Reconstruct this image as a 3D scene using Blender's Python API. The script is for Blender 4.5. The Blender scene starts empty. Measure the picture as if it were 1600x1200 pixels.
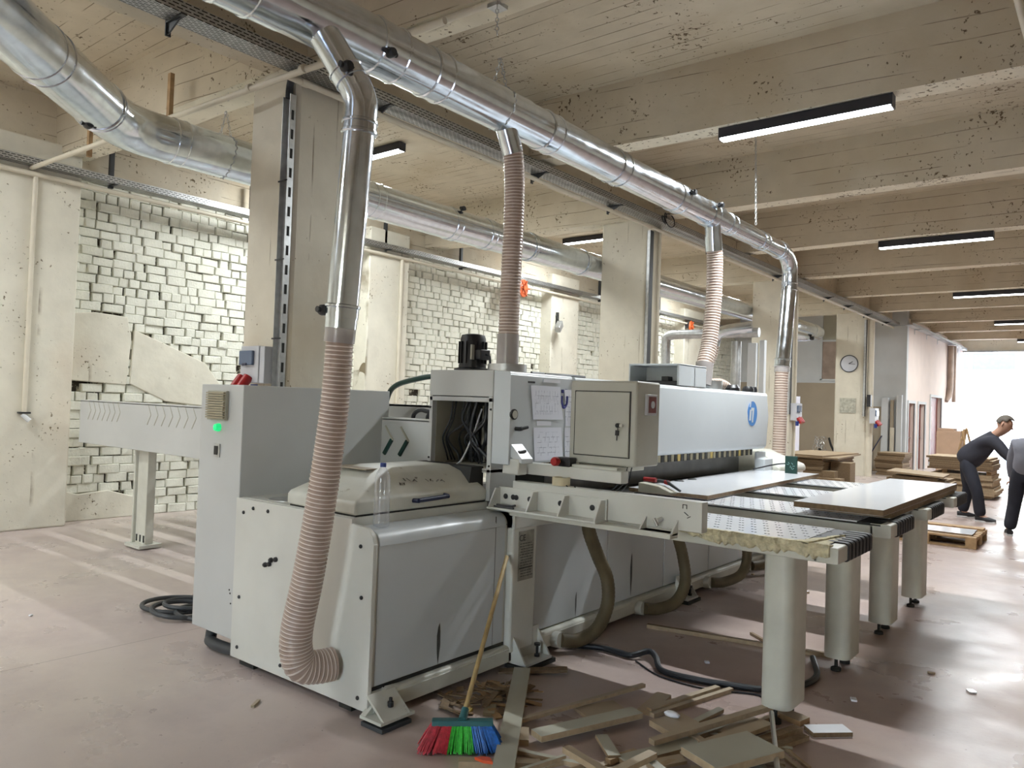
import bpy, bmesh, math, random
from mathutils import Vector, Matrix, Euler
random.seed(7)
C = bpy.context.scene.collection
S = bpy.context.scene

# ------------------------------------------------------------------ camera, sky, sun, exposure
cam_data = bpy.data.cameras.new('camera')
cam_data.sensor_fit = 'HORIZONTAL'; cam_data.sensor_width = 36.0
cam_data.lens = 36.0 * 1197.18 / 1600.0
cam_data.clip_end = 300
cam = bpy.data.objects.new('camera', cam_data); C.objects.link(cam)
YAW, PITCH, ROLL = -0.675030, 0.0239476, 0.0345687
_f = Vector((math.sin(YAW)*math.cos(PITCH), math.cos(YAW)*math.cos(PITCH), math.sin(PITCH)))
_r = Vector((math.cos(YAW), -math.sin(YAW), 0)); _u = _r.cross(_f)
_r2 = _r*math.cos(ROLL) + _u*math.sin(ROLL); _u2 = -_r*math.sin(ROLL) + _u*math.cos(ROLL)
cam.matrix_world = Matrix(((_r2.x, _u2.x, -_f.x, 0), (_r2.y, _u2.y, -_f.y, 0), (_r2.z, _u2.z, -_f.z, 1.65), (0, 0, 0, 1)))
S.camera = cam

S.view_settings.view_transform = 'Standard'; S.view_settings.look = 'None'
S.view_settings.gamma = 1.0; S.view_settings.use_curve_mapping = False
S.view_settings.exposure = 0.0
S.cycles.use_denoising = True
S.cycles.max_bounces = 10; S.cycles.diffuse_bounces = 6; S.cycles.transparent_max_bounces = 24
S.cycles.sample_clamp_indirect = 6.0

world = bpy.data.worlds.new('daylight'); S.world = world; world.use_nodes = True
wn = world.node_tree; wn.nodes.clear()
_sky = wn.nodes.new('ShaderNodeTexSky'); _sky.sky_type = 'NISHITA'; _sky.sun_disc = False
_sky.sun_elevation = math.radians(48); _sky.sun_rotation = math.radians(200)
_bg = wn.nodes.new('ShaderNodeBackground'); _bg.inputs[1].default_value = 3.0
_wo = wn.nodes.new('ShaderNodeOutputWorld')
wn.links.new(_sky.outputs[0], _bg.inputs[0]); wn.links.new(_bg.outputs[0], _wo.inputs[0])
sun_data = bpy.data.lights.new('sun', 'SUN'); sun_data.energy = 7.0; sun_data.angle = 0.01; sun_data.color = (1, .95, .88)
sun = bpy.data.objects.new('sun', sun_data); C.objects.link(sun); sun.location = (0, 45, 30)
sun.rotation_euler = Vector((0.35, 0.75, -0.95)).to_track_quat('-Z', 'Y').to_euler()
LAMP_W = 215.0           # watts of one linear lamp

# ------------------------------------------------------------------ materials
def nd(nt, t, **kw):
    n = nt.nodes.new(t)
    for k, v in kw.items(): setattr(n, k, v)
    return n
def mat(name, col, rough=.5, metal=0., var=.12, scale=6., bump=0., bscale=40., dirt=None, dscale=3., dthr=.6, rvar=0., trans=0., alpha=1., spec=.5, emit=0., stretch=(1, 1, 1)):
    """principled with noise in colour, optional coloured dirt patches, roughness variation and fine relief"""
    m = bpy.data.materials.new(name); m.use_nodes = True; nt = m.node_tree
    b = nt.nodes['Principled BSDF']; L = nt.links.new
    b.inputs['Roughness'].default_value = rough; b.inputs['Metallic'].default_value = metal
    b.inputs['Specular IOR Level'].default_value = spec
    b.inputs['Transmission Weight'].default_value = trans; b.inputs['Alpha'].default_value = alpha
    if emit:
        b.inputs['Emission Color'].default_value = (*col, 1); b.inputs['Emission Strength'].default_value = emit
    tc = nd(nt, 'ShaderNodeTexCoord'); mp = nd(nt, 'ShaderNodeMapping'); mp.inputs['Scale'].default_value = stretch
    L(tc.outputs['Object'], mp.inputs[0]); vec = mp.outputs[0]
    cs = nd(nt, 'ShaderNodeRGB'); cs.outputs[0].default_value = (*col, 1); out = cs.outputs[0]
    if var:
        n = nd(nt, 'ShaderNodeTexNoise'); n.inputs['Scale'].default_value = scale; n.inputs['Detail'].default_value = 5
        L(vec, n.inputs['Vector'])
        mr = nd(nt, 'ShaderNodeMapRange'); mr.inputs[1].default_value = .3; mr.inputs[2].default_value = .7
        mr.inputs[3].default_value = 1-var; mr.inputs[4].default_value = 1+var
        L(n.outputs[0], mr.inputs[0])
        mx = nd(nt, 'ShaderNodeVectorMath', operation='SCALE'); L(out, mx.inputs[0]); L(mr.outputs[0], mx.inputs['Scale']); out = mx.outputs[0]
    if dirt:
        n = nd(nt, 'ShaderNodeTexNoise'); n.inputs['Scale'].default_value = dscale; n.inputs['Detail'].default_value = 8; n.inputs['Roughness'].default_value = .7
        L(vec, n.inputs['Vector'])
        mr = nd(nt, 'ShaderNodeMapRange'); mr.inputs[1].default_value = dthr; mr.inputs[2].default_value = dthr+.07; L(n.outputs[0], mr.inputs[0])
        mx = nd(nt, 'ShaderNodeMix', data_type='RGBA'); L(mr.outputs[0], mx.inputs[0]); L(out, mx.inputs[6]); mx.inputs[7].default_value = (*dirt, 1); out = mx.outputs[2]
    L(out, b.inputs['Base Color'])
    if rvar:
        n = nd(nt, 'ShaderNodeTexNoise'); n.inputs['Scale'].default_value = scale*.6; n.inputs['Detail'].default_value = 4; L(vec, n.inputs['Vector'])
        mr = nd(nt, 'ShaderNodeMapRange'); mr.inputs[1].default_value = .3; mr.inputs[2].default_value = .7
        mr.inputs[3].default_value = max(.02, rough-rvar); mr.inputs[4].default_value = rough+rvar; L(n.outputs[0], mr.inputs[0]); L(mr.outputs[0], b.inputs['Roughness'])
    if bump:
        n = nd(nt, 'ShaderNodeTexNoise'); n.inputs['Scale'].default_value = bscale; n.inputs['Detail'].default_value = 6; L(vec, n.inputs['Vector'])
        bp = nd(nt, 'ShaderNodeBump'); bp.inputs['Strength'].default_value = bump; bp.inputs['Distance'].default_value = .02
        L(n.outputs[0], bp.inputs['Height']); L(bp.outputs[0], b.inputs['Normal'])
    return m

M = {}
M['cream'] = mat('machine_paint', (.60, .60, .555), .36, var=.05, scale=3, dirt=(.33, .31, .25), dscale=9, dthr=.70, bump=.03, bscale=120)
M['creamdirty'] = mat('worn_machine_paint', (.575, .575, .51), .42, var=.10, scale=5, dirt=(.28, .25, .17), dscale=7, dthr=.64, bump=.05)
M['white'] = mat('white_paint', (.58, .62, .645), .32, var=.03, scale=2, dirt=(.45, .44, .38), dscale=9, dthr=.74)
M['greysheet'] = mat('grey_sheet_metal', (.50, .51, .50), .40, var=.05, scale=2, dirt=(.32, .30, .24), dscale=5, dthr=.74)
M['boxgrey'] = mat('control_box_paint', (.44, .435, .38), .45, var=.06, scale=4, dirt=(.34, .32, .25), dscale=6, dthr=.68)
M['boxdark'] = mat('control_box_side_paint', (.40, .385, .31), .5, var=.06, scale=4)
M['zinc'] = mat('galvanised_steel', (.73, .79, .86), .16, metal=1., var=.08, scale=14, rvar=.07, bump=.015, bscale=25)
M['zincdull'] = mat('dull_galvanised_steel', (.50, .51, .51), .42, metal=.9, var=.14, scale=16, rvar=.08)
M['steel'] = mat('bright_steel', (.62, .62, .60), .28, metal=1., var=.1)
M['black'] = mat('black_plastic', (.012, .012, .014), .4, var=.2)
M['rubber'] = mat('black_rubber', (.018, .018, .020), .62, var=.25)
M['cable'] = mat('black_cable_sheath', (.016, .018, .022), .45, var=.2)
M['greyhose'] = mat('dark_grey_conduit', (.045, .05, .055), .5, var=.15)
M['dark'] = mat('dark_interior', (.03, .03, .027), .8, var=.3, scale=8)
M['gap'] = mat('gap_shade_and_dark_trim', (.02, .02, .018), .8, var=.2)  # near-black stand-in for the shade inside gaps and slots; also dark trim
M['red'] = mat('red_plastic', (.36, .014, .016), .35, var=.08)
M['blue'] = mat('blue_plastic', (.02, .045, .22), .35, var=.08)
M['navy'] = mat('navy_plastic', (.012, .018, .06), .3, var=.1)
M['logo'] = mat('logo_blue', (.05, .20, .50), .4, var=.05)
M['printnavy'] = mat('navy_print', (.03, .035, .20), .5, var=.05)
M['print'] = mat('black_print', (.02, .02, .02), .6, var=.05)
M['yellow'] = mat('yellow_pad', (.50, .36, .10), .5, var=.15)
M['yellowbr'] = mat('faded_brown_pad', (.30, .26, .17), .6, var=.15)
M['orange'] = mat('orange_red_hose_reel', (.55, .11, .03), .45, var=.15, scale=20)
M['green'] = mat('green_indicator_lens', (.02, .7, .22), .25, var=.02, emit=.8)
M['greenplate'] = mat('dark_green_plate', (.006, .038, .03), .4, var=.2)
M['sockgrey'] = mat('light_grey_plastic', (.50, .51, .54), .4, var=.04)
M['smoke'] = mat('smoked_window_plastic', (.10, .14, .22), .12, var=.05)
M['film'] = mat('dusty_pinkish_hose_film', (.42, .31, .255), .30, var=.12, scale=10, alpha=.80, rvar=.05)
M['rib'] = mat('highlight_white_hose_rib', (.78, .69, .62), .12, var=.06, spec=1.)  # ribs whitened: their bright highlights are put into the colour
M['cuff'] = mat('clear_hose_cuff', (.48, .45, .44), .22, var=.1, alpha=.72)
M['brownhose'] = mat('dusty_brown_hose', (.105, .080, .042), .6, var=.22, scale=9, bump=.1, bscale=60)
def clear_mat(name, col, edge):
    m = bpy.data.materials.new(name); m.use_nodes = True; nt = m.node_tree; nt.nodes.clear(); L = nt.links.new
    t = nd(nt, 'ShaderNodeBsdfTransparent'); t.inputs[0].default_value = (*col, 1); g = nd(nt, 'ShaderNodeBsdfGlossy'); g.inputs['Roughness'].default_value = .06
    d = nd(nt, 'ShaderNodeBsdfDiffuse'); d.inputs[0].default_value = (.8, .82, .84, 1)
    lw = nd(nt, 'ShaderNodeLayerWeight'); lw.inputs[0].default_value = edge
    a = nd(nt, 'ShaderNodeMixShader'); a.inputs[0].default_value = .35; L(g.outputs[0], a.inputs[1]); L(d.outputs[0], a.inputs[2])
    r = nd(nt, 'ShaderNodeMapRange'); r.inputs[3].default_value = .07; r.inputs[4].default_value = .75; L(lw.outputs['Facing'], r.inputs[0])
    x = nd(nt, 'ShaderNodeMixShader'); L(r.outputs[0], x.inputs[0]); L(t.outputs[0], x.inputs[1]); L(a.outputs[0], x.inputs[2])
    o = nd(nt, 'ShaderNodeOutputMaterial'); L(x.outputs[0], o.inputs[0]); return m
M['clear'] = clear_mat('clear_bottle_plastic', (.97, .98, 1.), .35)
M['smudge'] = mat('dark_smudge', (.05, .045, .035), .8, var=.3, alpha=.55)
M['wood'] = mat('broom_stick_wood', (.46, .33, .15), .5, var=.15, scale=20, stretch=(1, 1, .15))
M['pine'] = mat('pallet_pine', (.36, .23, .115), .7, var=.22, scale=12)
M['mdf'] = mat('brown_chipboard_edge', (.20, .135, .075), .75, var=.2, scale=40)
M['mdfl'] = mat('light_chipboard', (.40, .30, .19), .7, var=.12, scale=30)
M['melgrey'] = mat('grey_melamine', (.44, .43, .35), .4, var=.04)
M['melbeige'] = mat('beige_melamine', (.40, .32, .22), .45, var=.05)
M['melwhite'] = mat('white_gloss_laminate', (.80, .82, .86), .10, var=.01, spec=.6)
M['card'] = mat('cardboard', (.42, .28, .19), .8, var=.06)
M['paper'] = mat('white_paper', (.78, .79, .84), .8, var=.02)
M['tapecream'] = mat('masking_tape', (.60, .53, .36), .6, var=.05)
M['foam'] = mat('torn_yellow_fibreboard', (.55, .50, .34), .9, var=.28, scale=30, bump=.6, bscale=50)
M['teal'] = mat('teal_broom_plastic', (.03, .13, .14), .4, var=.1)
M['bred'] = mat('red_bristles', (.45, .03, .045), .5, var=.35, scale=60)
M['bgreen'] = mat('green_bristles', (.05, .50, .05), .5, var=.35, scale=60)
M['bblue'] = mat('blue_bristles', (.015, .14, .50), .5, var=.35, scale=60)
M['skin'] = mat('skin', (.42, .24, .17), .5, var=.06)
M['shirt'] = mat('dark_navy_shirt', (.022, .022, .032), .85, var=.15, bump=.2, bscale=14)
M['grey_shirt'] = mat('grey_shirt', (.13, .13, .155), .85, var=.12, bump=.2, bscale=14)
M['trouser'] = mat('black_trousers', (.012, .013, .022), .85, var=.2, bump=.2, bscale=14)
M['shoe'] = mat('black_shoe', (.015, .015, .018), .6, var=.1)
M['sole'] = mat('white_shoe_sole', (.6, .6, .6), .6, var=.03)
M['hair'] = mat('short_grey_hair', (.10, .085, .07), .8, var=.2)
M['conduit'] = mat('cream_conduit_pipe', (.63, .58, .47), .5, var=.05)
M['lampbody'] = mat('black_lamp_housing', (.02, .02, .028), .45, var=.05)
M['diffuser'] = mat('lamp_diffuser', (.93, .97, 1.), .4, var=0, emit=14.)
M['wallwhite'] = mat('white_plaster', (.58, .60, .61), .75, var=.05, scale=2)
M['wallpink'] = mat('pinkish_white_plaster', (.72, .62, .56), .8, var=.04, scale=2)
M['beigeboard'] = mat('beige_board', (.36, .30, .22), .6, var=.06, scale=1.5)
M['brownboard'] = mat('brown_marbled_sheet', (.33, .25, .20), .55, var=.25, scale=3)
M['doorred'] = mat('dark_red_door', (.16, .03, .02), .5, var=.1)
M['facade'] = mat('cream_facade', (.80, .76, .66), .8, var=.03)
M['facadey'] = mat('yellow_facade_band', (.50, .50, .08), .8, var=.03)
M['winteal'] = mat('teal_window_glass', (.04, .11, .12), .35, var=.1)
M['winteal2'] = mat('pale_teal_print', (.16, .30, .27), .6)
M['pavement'] = mat('pale_pavement', (.60, .57, .53), .8, var=.08)
M['tableplate'] = mat('dark_table_plate', (.11, .11, .105), .35, metal=.6, var=.2)
M['dirt'] = mat('plaster_dust', (.40, .33, .25), .9, var=.2)

def concrete(name, col, dark, axis, board=.17, lines=.55, spots=.62, rough=.85, stain=(.30, .24, .15), stain_thr=.60):
    """board-marked painted concrete: thin broken board lines across the given axes, pits and stains"""
    m = bpy.data.materials.new(name); m.use_nodes = True; nt = m.node_tree; L = nt.links.new
    b = nt.nodes['Principled BSDF']; b.inputs['Roughness'].default_value = rough; b.inputs['Specular IOR Level'].default_value = .25
    tc = nd(nt, 'ShaderNodeTexCoord'); o = tc.outputs['Object']
    sep = nd(nt, 'ShaderNodeSeparateXYZ'); L(o, sep.inputs[0])
    # wobbling board coordinate
    wob = nd(nt, 'ShaderNodeTexNoise'); wob.inputs['Scale'].default_value = .9; L(o, wob.inputs['Vector'])
    acc = None
    for ax in axis:
        a = nd(nt, 'ShaderNodeMath', operation='MULTIPLY'); L(sep.outputs[ax], a.inputs[0]); a.inputs[1].default_value = 1/board
        if acc is None: acc = a.outputs[0]
        else:
            s = nd(nt, 'ShaderNodeMath', operation='ADD'); L(acc, s.inputs[0]); L(a.outputs[0], s.inputs[1]); acc = s.outputs[0]
    w = nd(nt, 'ShaderNodeMath', operation='MULTIPLY_ADD'); L(wob.outputs[0], w.inputs[0]); w.inputs[1].default_value = .12; L(acc, w.inputs[2])
    fr = nd(nt, 'ShaderNodeMath', operation='FRACT'); L(w.outputs[0], fr.inputs[0])
    ln = nd(nt, 'ShaderNodeMapRange'); ln.inputs[1].default_value = .0; ln.inputs[2].default_value = .06; ln.inputs[3].default_value = 1; ln.inputs[4].default_value = 0; L(fr.outputs[0], ln.inputs[0])
    brk = nd(nt, 'ShaderNodeTexNoise'); brk.inputs['Scale'].default_value = 1.6; brk.inputs['Detail'].default_value = 7; L(o, brk.inputs['Vector'])
    bm = nd(nt, 'ShaderNodeMapRange'); bm.inputs[1].default_value = lines-.06; bm.inputs[2].default_value = lines+.06; L(brk.outputs[0], bm.inputs[0])
    lm = nd(nt, 'ShaderNodeMath', operation='MULTIPLY'); L(ln.outputs[0], lm.inputs[0]); L(bm.outputs[0], lm.inputs[1])
    # pits
    pit = nd(nt, 'ShaderNodeTexNoise'); pit.inputs['Scale'].default_value = 24; pit.inputs['Detail'].default_value = 3; pit.inputs['Roughness'].default_value = .6; L(o, pit.inputs['Vector'])
    clus = nd(nt, 'ShaderNodeTexNoise'); clus.inputs['Scale'].default_value = 1.7; clus.inputs['Detail'].default_value = 4; L(o, clus.inputs['Vector'])
    pa = nd(nt, 'ShaderNodeMath', operation='MULTIPLY_ADD'); L(clus.outputs[0], pa.inputs[0]); pa.inputs[1].default_value = .45; L(pit.outputs[0], pa.inputs[2])
    pm = nd(nt, 'ShaderNodeMapRange'); pm.inputs[1].default_value = spots+.27; pm.inputs[2].default_value = spots+.33; L(pa.outputs[0], pm.inputs[0])
    dk = nd(nt, 'ShaderNodeMath', operation='MAXIMUM'); L(lm.outputs[0], dk.inputs[0]); L(pm.outputs[0], dk.inputs[1])
    # base
    vn = nd(nt, 'ShaderNodeTexNoise'); vn.inputs['Scale'].default_value = 3.5; vn.inputs['Detail'].default_value = 8; L(o, vn.inputs['Vector'])
    cr = nd(nt, 'ShaderNodeMix', data_type='RGBA'); L(vn.outputs[0], cr.inputs[0])
    cr.inputs[6].default_value = (*[c*.84 for c in col], 1); cr.inputs[7].default_value = (*[min(1, c*1.14) for c in col], 1)
    sn = nd(nt, 'ShaderNodeTexNoise'); sn.inputs['Scale'].default_value = .9; sn.inputs['Detail'].default_value = 6; L(o, sn.inputs['Vector'])
    sm = nd(nt, 'ShaderNodeMapRange'); sm.inputs[1].default_value = stain_thr-.1; sm.inputs[2].default_value = stain_thr+.12; sm.inputs[4].default_value = .75; L(sn.outputs[0], sm.inputs[0])
    c2 = nd(nt, 'ShaderNodeMix', data_type='RGBA'); L(sm.outputs[0], c2.inputs[0]); L(cr.outputs[2], c2.inputs[6]); c2.inputs[7].default_value = (*stain, 1)
    c3 = nd(nt, 'ShaderNodeMix', data_type='RGBA'); L(dk.outputs[0], c3.inputs[0]); L(c2.outputs[2], c3.inputs[6]); c3.inputs[7].default_value = (*dark, 1)
    L(c3.outputs[2], b.inputs['Base Color'])
    h = nd(nt, 'ShaderNodeMath', operation='MULTIPLY_ADD'); L(dk.outputs[0], h.inputs[0]); h.inputs[1].default_value = -1.2; L(vn.outputs[0], h.inputs[2])
    bp = nd(nt, 'ShaderNodeBump'); bp.inputs['Strength'].default_value = .45; bp.inputs['Distance'].default_value = .03
    L(h.outputs[0], bp.inputs['Height']); L(bp.outputs[0], b.inputs['Normal'])
    return m
M['ceil'] = concrete('board_marked_ceiling', (.58, .515, .40), (.14, .10, .06), ('Y', 'Z'), board=.18, lines=.495, spots=.61, stain=(.48, .40, .28), stain_thr=.60)
M['soffit'] = concrete('bounce_lit_beam_soffit', (.78, .73, .60), (.16, .12, .07), ('Y',), board=.5, lines=.6, spots=.58, stain=(.60, .50, .36), stain_thr=.62)  # lighter than the beam faces: floor bounce light put into the colour
M['girder'] = concrete('painted_girder', (.62, .56, .45), (.16, .12, .07), ('Z',), board=.22, lines=.55, spots=.62, stain=(.52, .42, .28), stain_thr=.60)
M['col'] = concrete('painted_column', (.62, .58, .48), (.20, .15, .09), ('X', 'Y'), board=.24, lines=.60, spots=.655, stain=(.52, .43, .31), stain_thr=.68)
M['plaster'] = concrete('painted_pilaster', (.70, .67, .57), (.20, .16, .10), ('Y',), board=.7, lines=.62, spots=.645, stain=(.62, .54, .43), stain_thr=.66)
M['brick'] = mat('cream_painted_brick', (.72, .72, .63), .8, var=.07, scale=9, dirt=(.14, .11, .07), dscale=30, dthr=.69, bump=.35, bscale=30)
M['mortar'] = mat('dark_open_joint', (.05, .04, .026), .95, var=.5, scale=10, dirt=(.60, .58, .47), dscale=10, dthr=.495)

def floor_mat():
    m = bpy.data.materials.new('worn_pink_concrete_floor'); m.use_nodes = True; nt = m.node_tree; L = nt.links.new
    b = nt.nodes['Principled BSDF']; b.inputs['Specular IOR Level'].default_value = .5
    tc = nd(nt, 'ShaderNodeTexCoord'); o = tc.outputs['Object']
    def noise(s, d=6, r=.6):
        n = nd(nt, 'ShaderNodeTexNoise'); n.inputs['Scale'].default_value = s; n.inputs['Detail'].default_value = d; n.inputs['Roughness'].default_value = r; L(o, n.inputs['Vector']); return n.outputs[0]
    def rng(i, a, c, lo=0., hi=1.):
        r = nd(nt, 'ShaderNodeMapRange'); r.inputs[1].default_value = a; r.inputs[2].default_value = c; r.inputs[3].default_value = lo; r.inputs[4].default_value = hi; L(i, r.inputs[0]); return r.outputs[0]
    def mix(f, a, c):
        x = nd(nt, 'ShaderNodeMix', data_type='RGBA'); L(f, x.inputs[0])
        for s, v in ((6, a), (7, c)):
            if isinstance(v, tuple): x.inputs[s].default_value = (*v, 1)
            else: L(v, x.inputs[s])
        return x.outputs[2]
    c = mix(rng(noise(.55), .38, .62), (.53, .455, .40), (.515, .425, .405))
    c = mix(rng(noise(2.6, 8), .35, .75, 0, .6), c, (.52, .45, .41))
    c = mix(rng(noise(1.1, 9, .7), .46, .78, 0, .6), c, (.29, .24, .22))
    c = mix(rng(noise(38, 3, .5), .70, .76, 0, .7), c, (.14, .11, .09))
    sep = nd(nt, 'ShaderNodeSeparateXYZ'); L(o, sep.inputs[0])
    # shade of the right side put into the colour: darker and redder towards +X
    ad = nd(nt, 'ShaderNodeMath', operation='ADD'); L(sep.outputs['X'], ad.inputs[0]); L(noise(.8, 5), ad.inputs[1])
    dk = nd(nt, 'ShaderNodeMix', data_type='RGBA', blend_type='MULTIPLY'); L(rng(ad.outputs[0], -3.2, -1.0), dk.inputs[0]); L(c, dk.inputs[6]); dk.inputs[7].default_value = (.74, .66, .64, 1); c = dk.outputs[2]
    def line(ax, pos, w=.006):
        s = nd(nt, 'ShaderNodeMath', operation='SUBTRACT'); L(sep.outputs[ax], s.inputs[0]); s.inputs[1].default_value = pos
        a = nd(nt, 'ShaderNodeMath', operation='ABSOLUTE'); L(s.outputs[0], a.inputs[0]); return rng(a.outputs[0], w*.4, w, .6, 0)
    for ax, p in (('X', -5.03), ('Y', 9.5), ('X', 1.0), ('Y', 15.5)): c = mix(line(ax, p), c, (.12, .09, .08))
    L(c, b.inputs['Base Color'])
    L(rng(noise(1.3, 6), .35, .65, .22, .48), b.inputs['Roughness'])
    bp = nd(nt, 'ShaderNodeBump'); bp.inputs['Strength'].default_value = .12; bp.inputs['Distance'].default_value = .02; L(noise(7, 8), bp.inputs['Height']); L(bp.outputs[0], b.inputs['Normal'])
    return m
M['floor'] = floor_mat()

def slot_mat():
    """galvanised tray wall with rows of dark punched slots along Y"""
    m = M['zincdull'].copy(); m.name = 'slotted_tray_steel'; nt = m.node_tree; L = nt.links.new; b = nt.nodes['Principled BSDF']
    src = b.inputs['Base Color'].links[0].from_socket
    tc = nd(nt, 'ShaderNodeTexCoord'); mp = nd(nt, 'ShaderNodeMapping'); mp.inputs['Rotation'].default_value = (0, 0, 0); L(tc.outputs['UV'], mp.inputs[0])
    br = nd(nt, 'ShaderNodeTexBrick'); br.inputs['Color1'].default_value = br.inputs['Color2'].default_value = (0, 0, 0, 1); br.inputs['Mortar'].default_value = (1, 1, 1, 1)
    br.inputs['Scale'].default_value = 1; br.inputs['Brick Width'].default_value = .06; br.inputs['Row Height'].default_value = .024; br.inputs['Mortar Size'].default_value = .0085
    L(mp.outputs[0], br.inputs['Vector'])
    x = nd(nt, 'ShaderNodeMix', data_type='RGBA'); L(br.outputs[0], x.inputs[0]); x.inputs[6].default_value = (.02, .02, .02, 1); L(src, x.inputs[7]); L(x.outputs[2], b.inputs['Base Color'])
    return m
M['slots'] = slot_mat()

def drawing_mat(name, bw, rh, ms):
    """printed sheet: faint grid of lines inside a blank margin"""
    m = bpy.data.materials.new(name); m.use_nodes = True; nt = m.node_tree; L = nt.links.new; b = nt.nodes['Principled BSDF']; b.inputs['Roughness'].default_value = .8
    tc = nd(nt, 'ShaderNodeTexCoord'); n = nd(nt, 'ShaderNodeTexNoise'); n.inputs['Scale'].default_value = 30; L(tc.outputs['UV'], n.inputs['Vector'])
    br = nd(nt, 'ShaderNodeTexBrick'); br.offset = .37; br.offset_frequency = 3; br.squash = 1.7; br.squash_frequency = 2
    br.inputs['Scale'].default_value = 1; br.inputs['Brick Width'].default_value = bw; br.inputs['Row Height'].default_value = rh; br.inputs['Mortar Size'].default_value = ms
    L(tc.outputs['UV'], br.inputs['Vector'])
    sp = nd(nt, 'ShaderNodeSeparateXYZ'); L(tc.outputs['Generated'], sp.inputs[0]); acc = None
    for ax in ('Y', 'Z'):
        q = nd(nt, 'ShaderNodeMath', operation='SUBTRACT'); L(sp.outputs[ax], q.inputs[0]); q.inputs[1].default_value = .5
        w = nd(nt, 'ShaderNodeMath', operation='ABSOLUTE'); L(q.outputs[0], w.inputs[0]); g = nd(nt, 'ShaderNodeMath', operation='LESS_THAN'); L(w.outputs[0], g.inputs[0]); g.inputs[1].default_value = .36
        if acc is None: acc = g.outputs[0]
        else:
            t = nd(nt, 'ShaderNodeMath', operation='MULTIPLY'); L(acc, t.inputs[0]); L(g.outputs[0], t.inputs[1]); acc = t.outputs[0]
    r = nd(nt, 'ShaderNodeMapRange'); r.inputs[1].default_value = .4; r.inputs[2].default_value = .55; L(n.outputs[0], r.inputs[0])
    t = nd(nt, 'ShaderNodeMath', operation='MULTIPLY'); L(acc, t.inputs[0]); L(r.outputs[0], t.inputs[1]); t2 = nd(nt, 'ShaderNodeMath', operation='MULTIPLY'); L(t.outputs[0], t2.inputs[0]); L(br.outputs['Fac'], t2.inputs[1])
    x = nd(nt, 'ShaderNodeMix', data_type='RGBA'); L(t2.outputs[0], x.inputs[0]); x.inputs[6].default_value = (.76, .78, .86, 1); x.inputs[7].default_value = (.32, .33, .42, 1); L(x.outputs[2], b.inputs['Base Color'])
    return m
M['drawing'] = drawing_mat('printed_plan_paper', .045, .034, .0016); M['drawing_rows'] = drawing_mat('printed_rows_paper', .018, .050, .0016)


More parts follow.
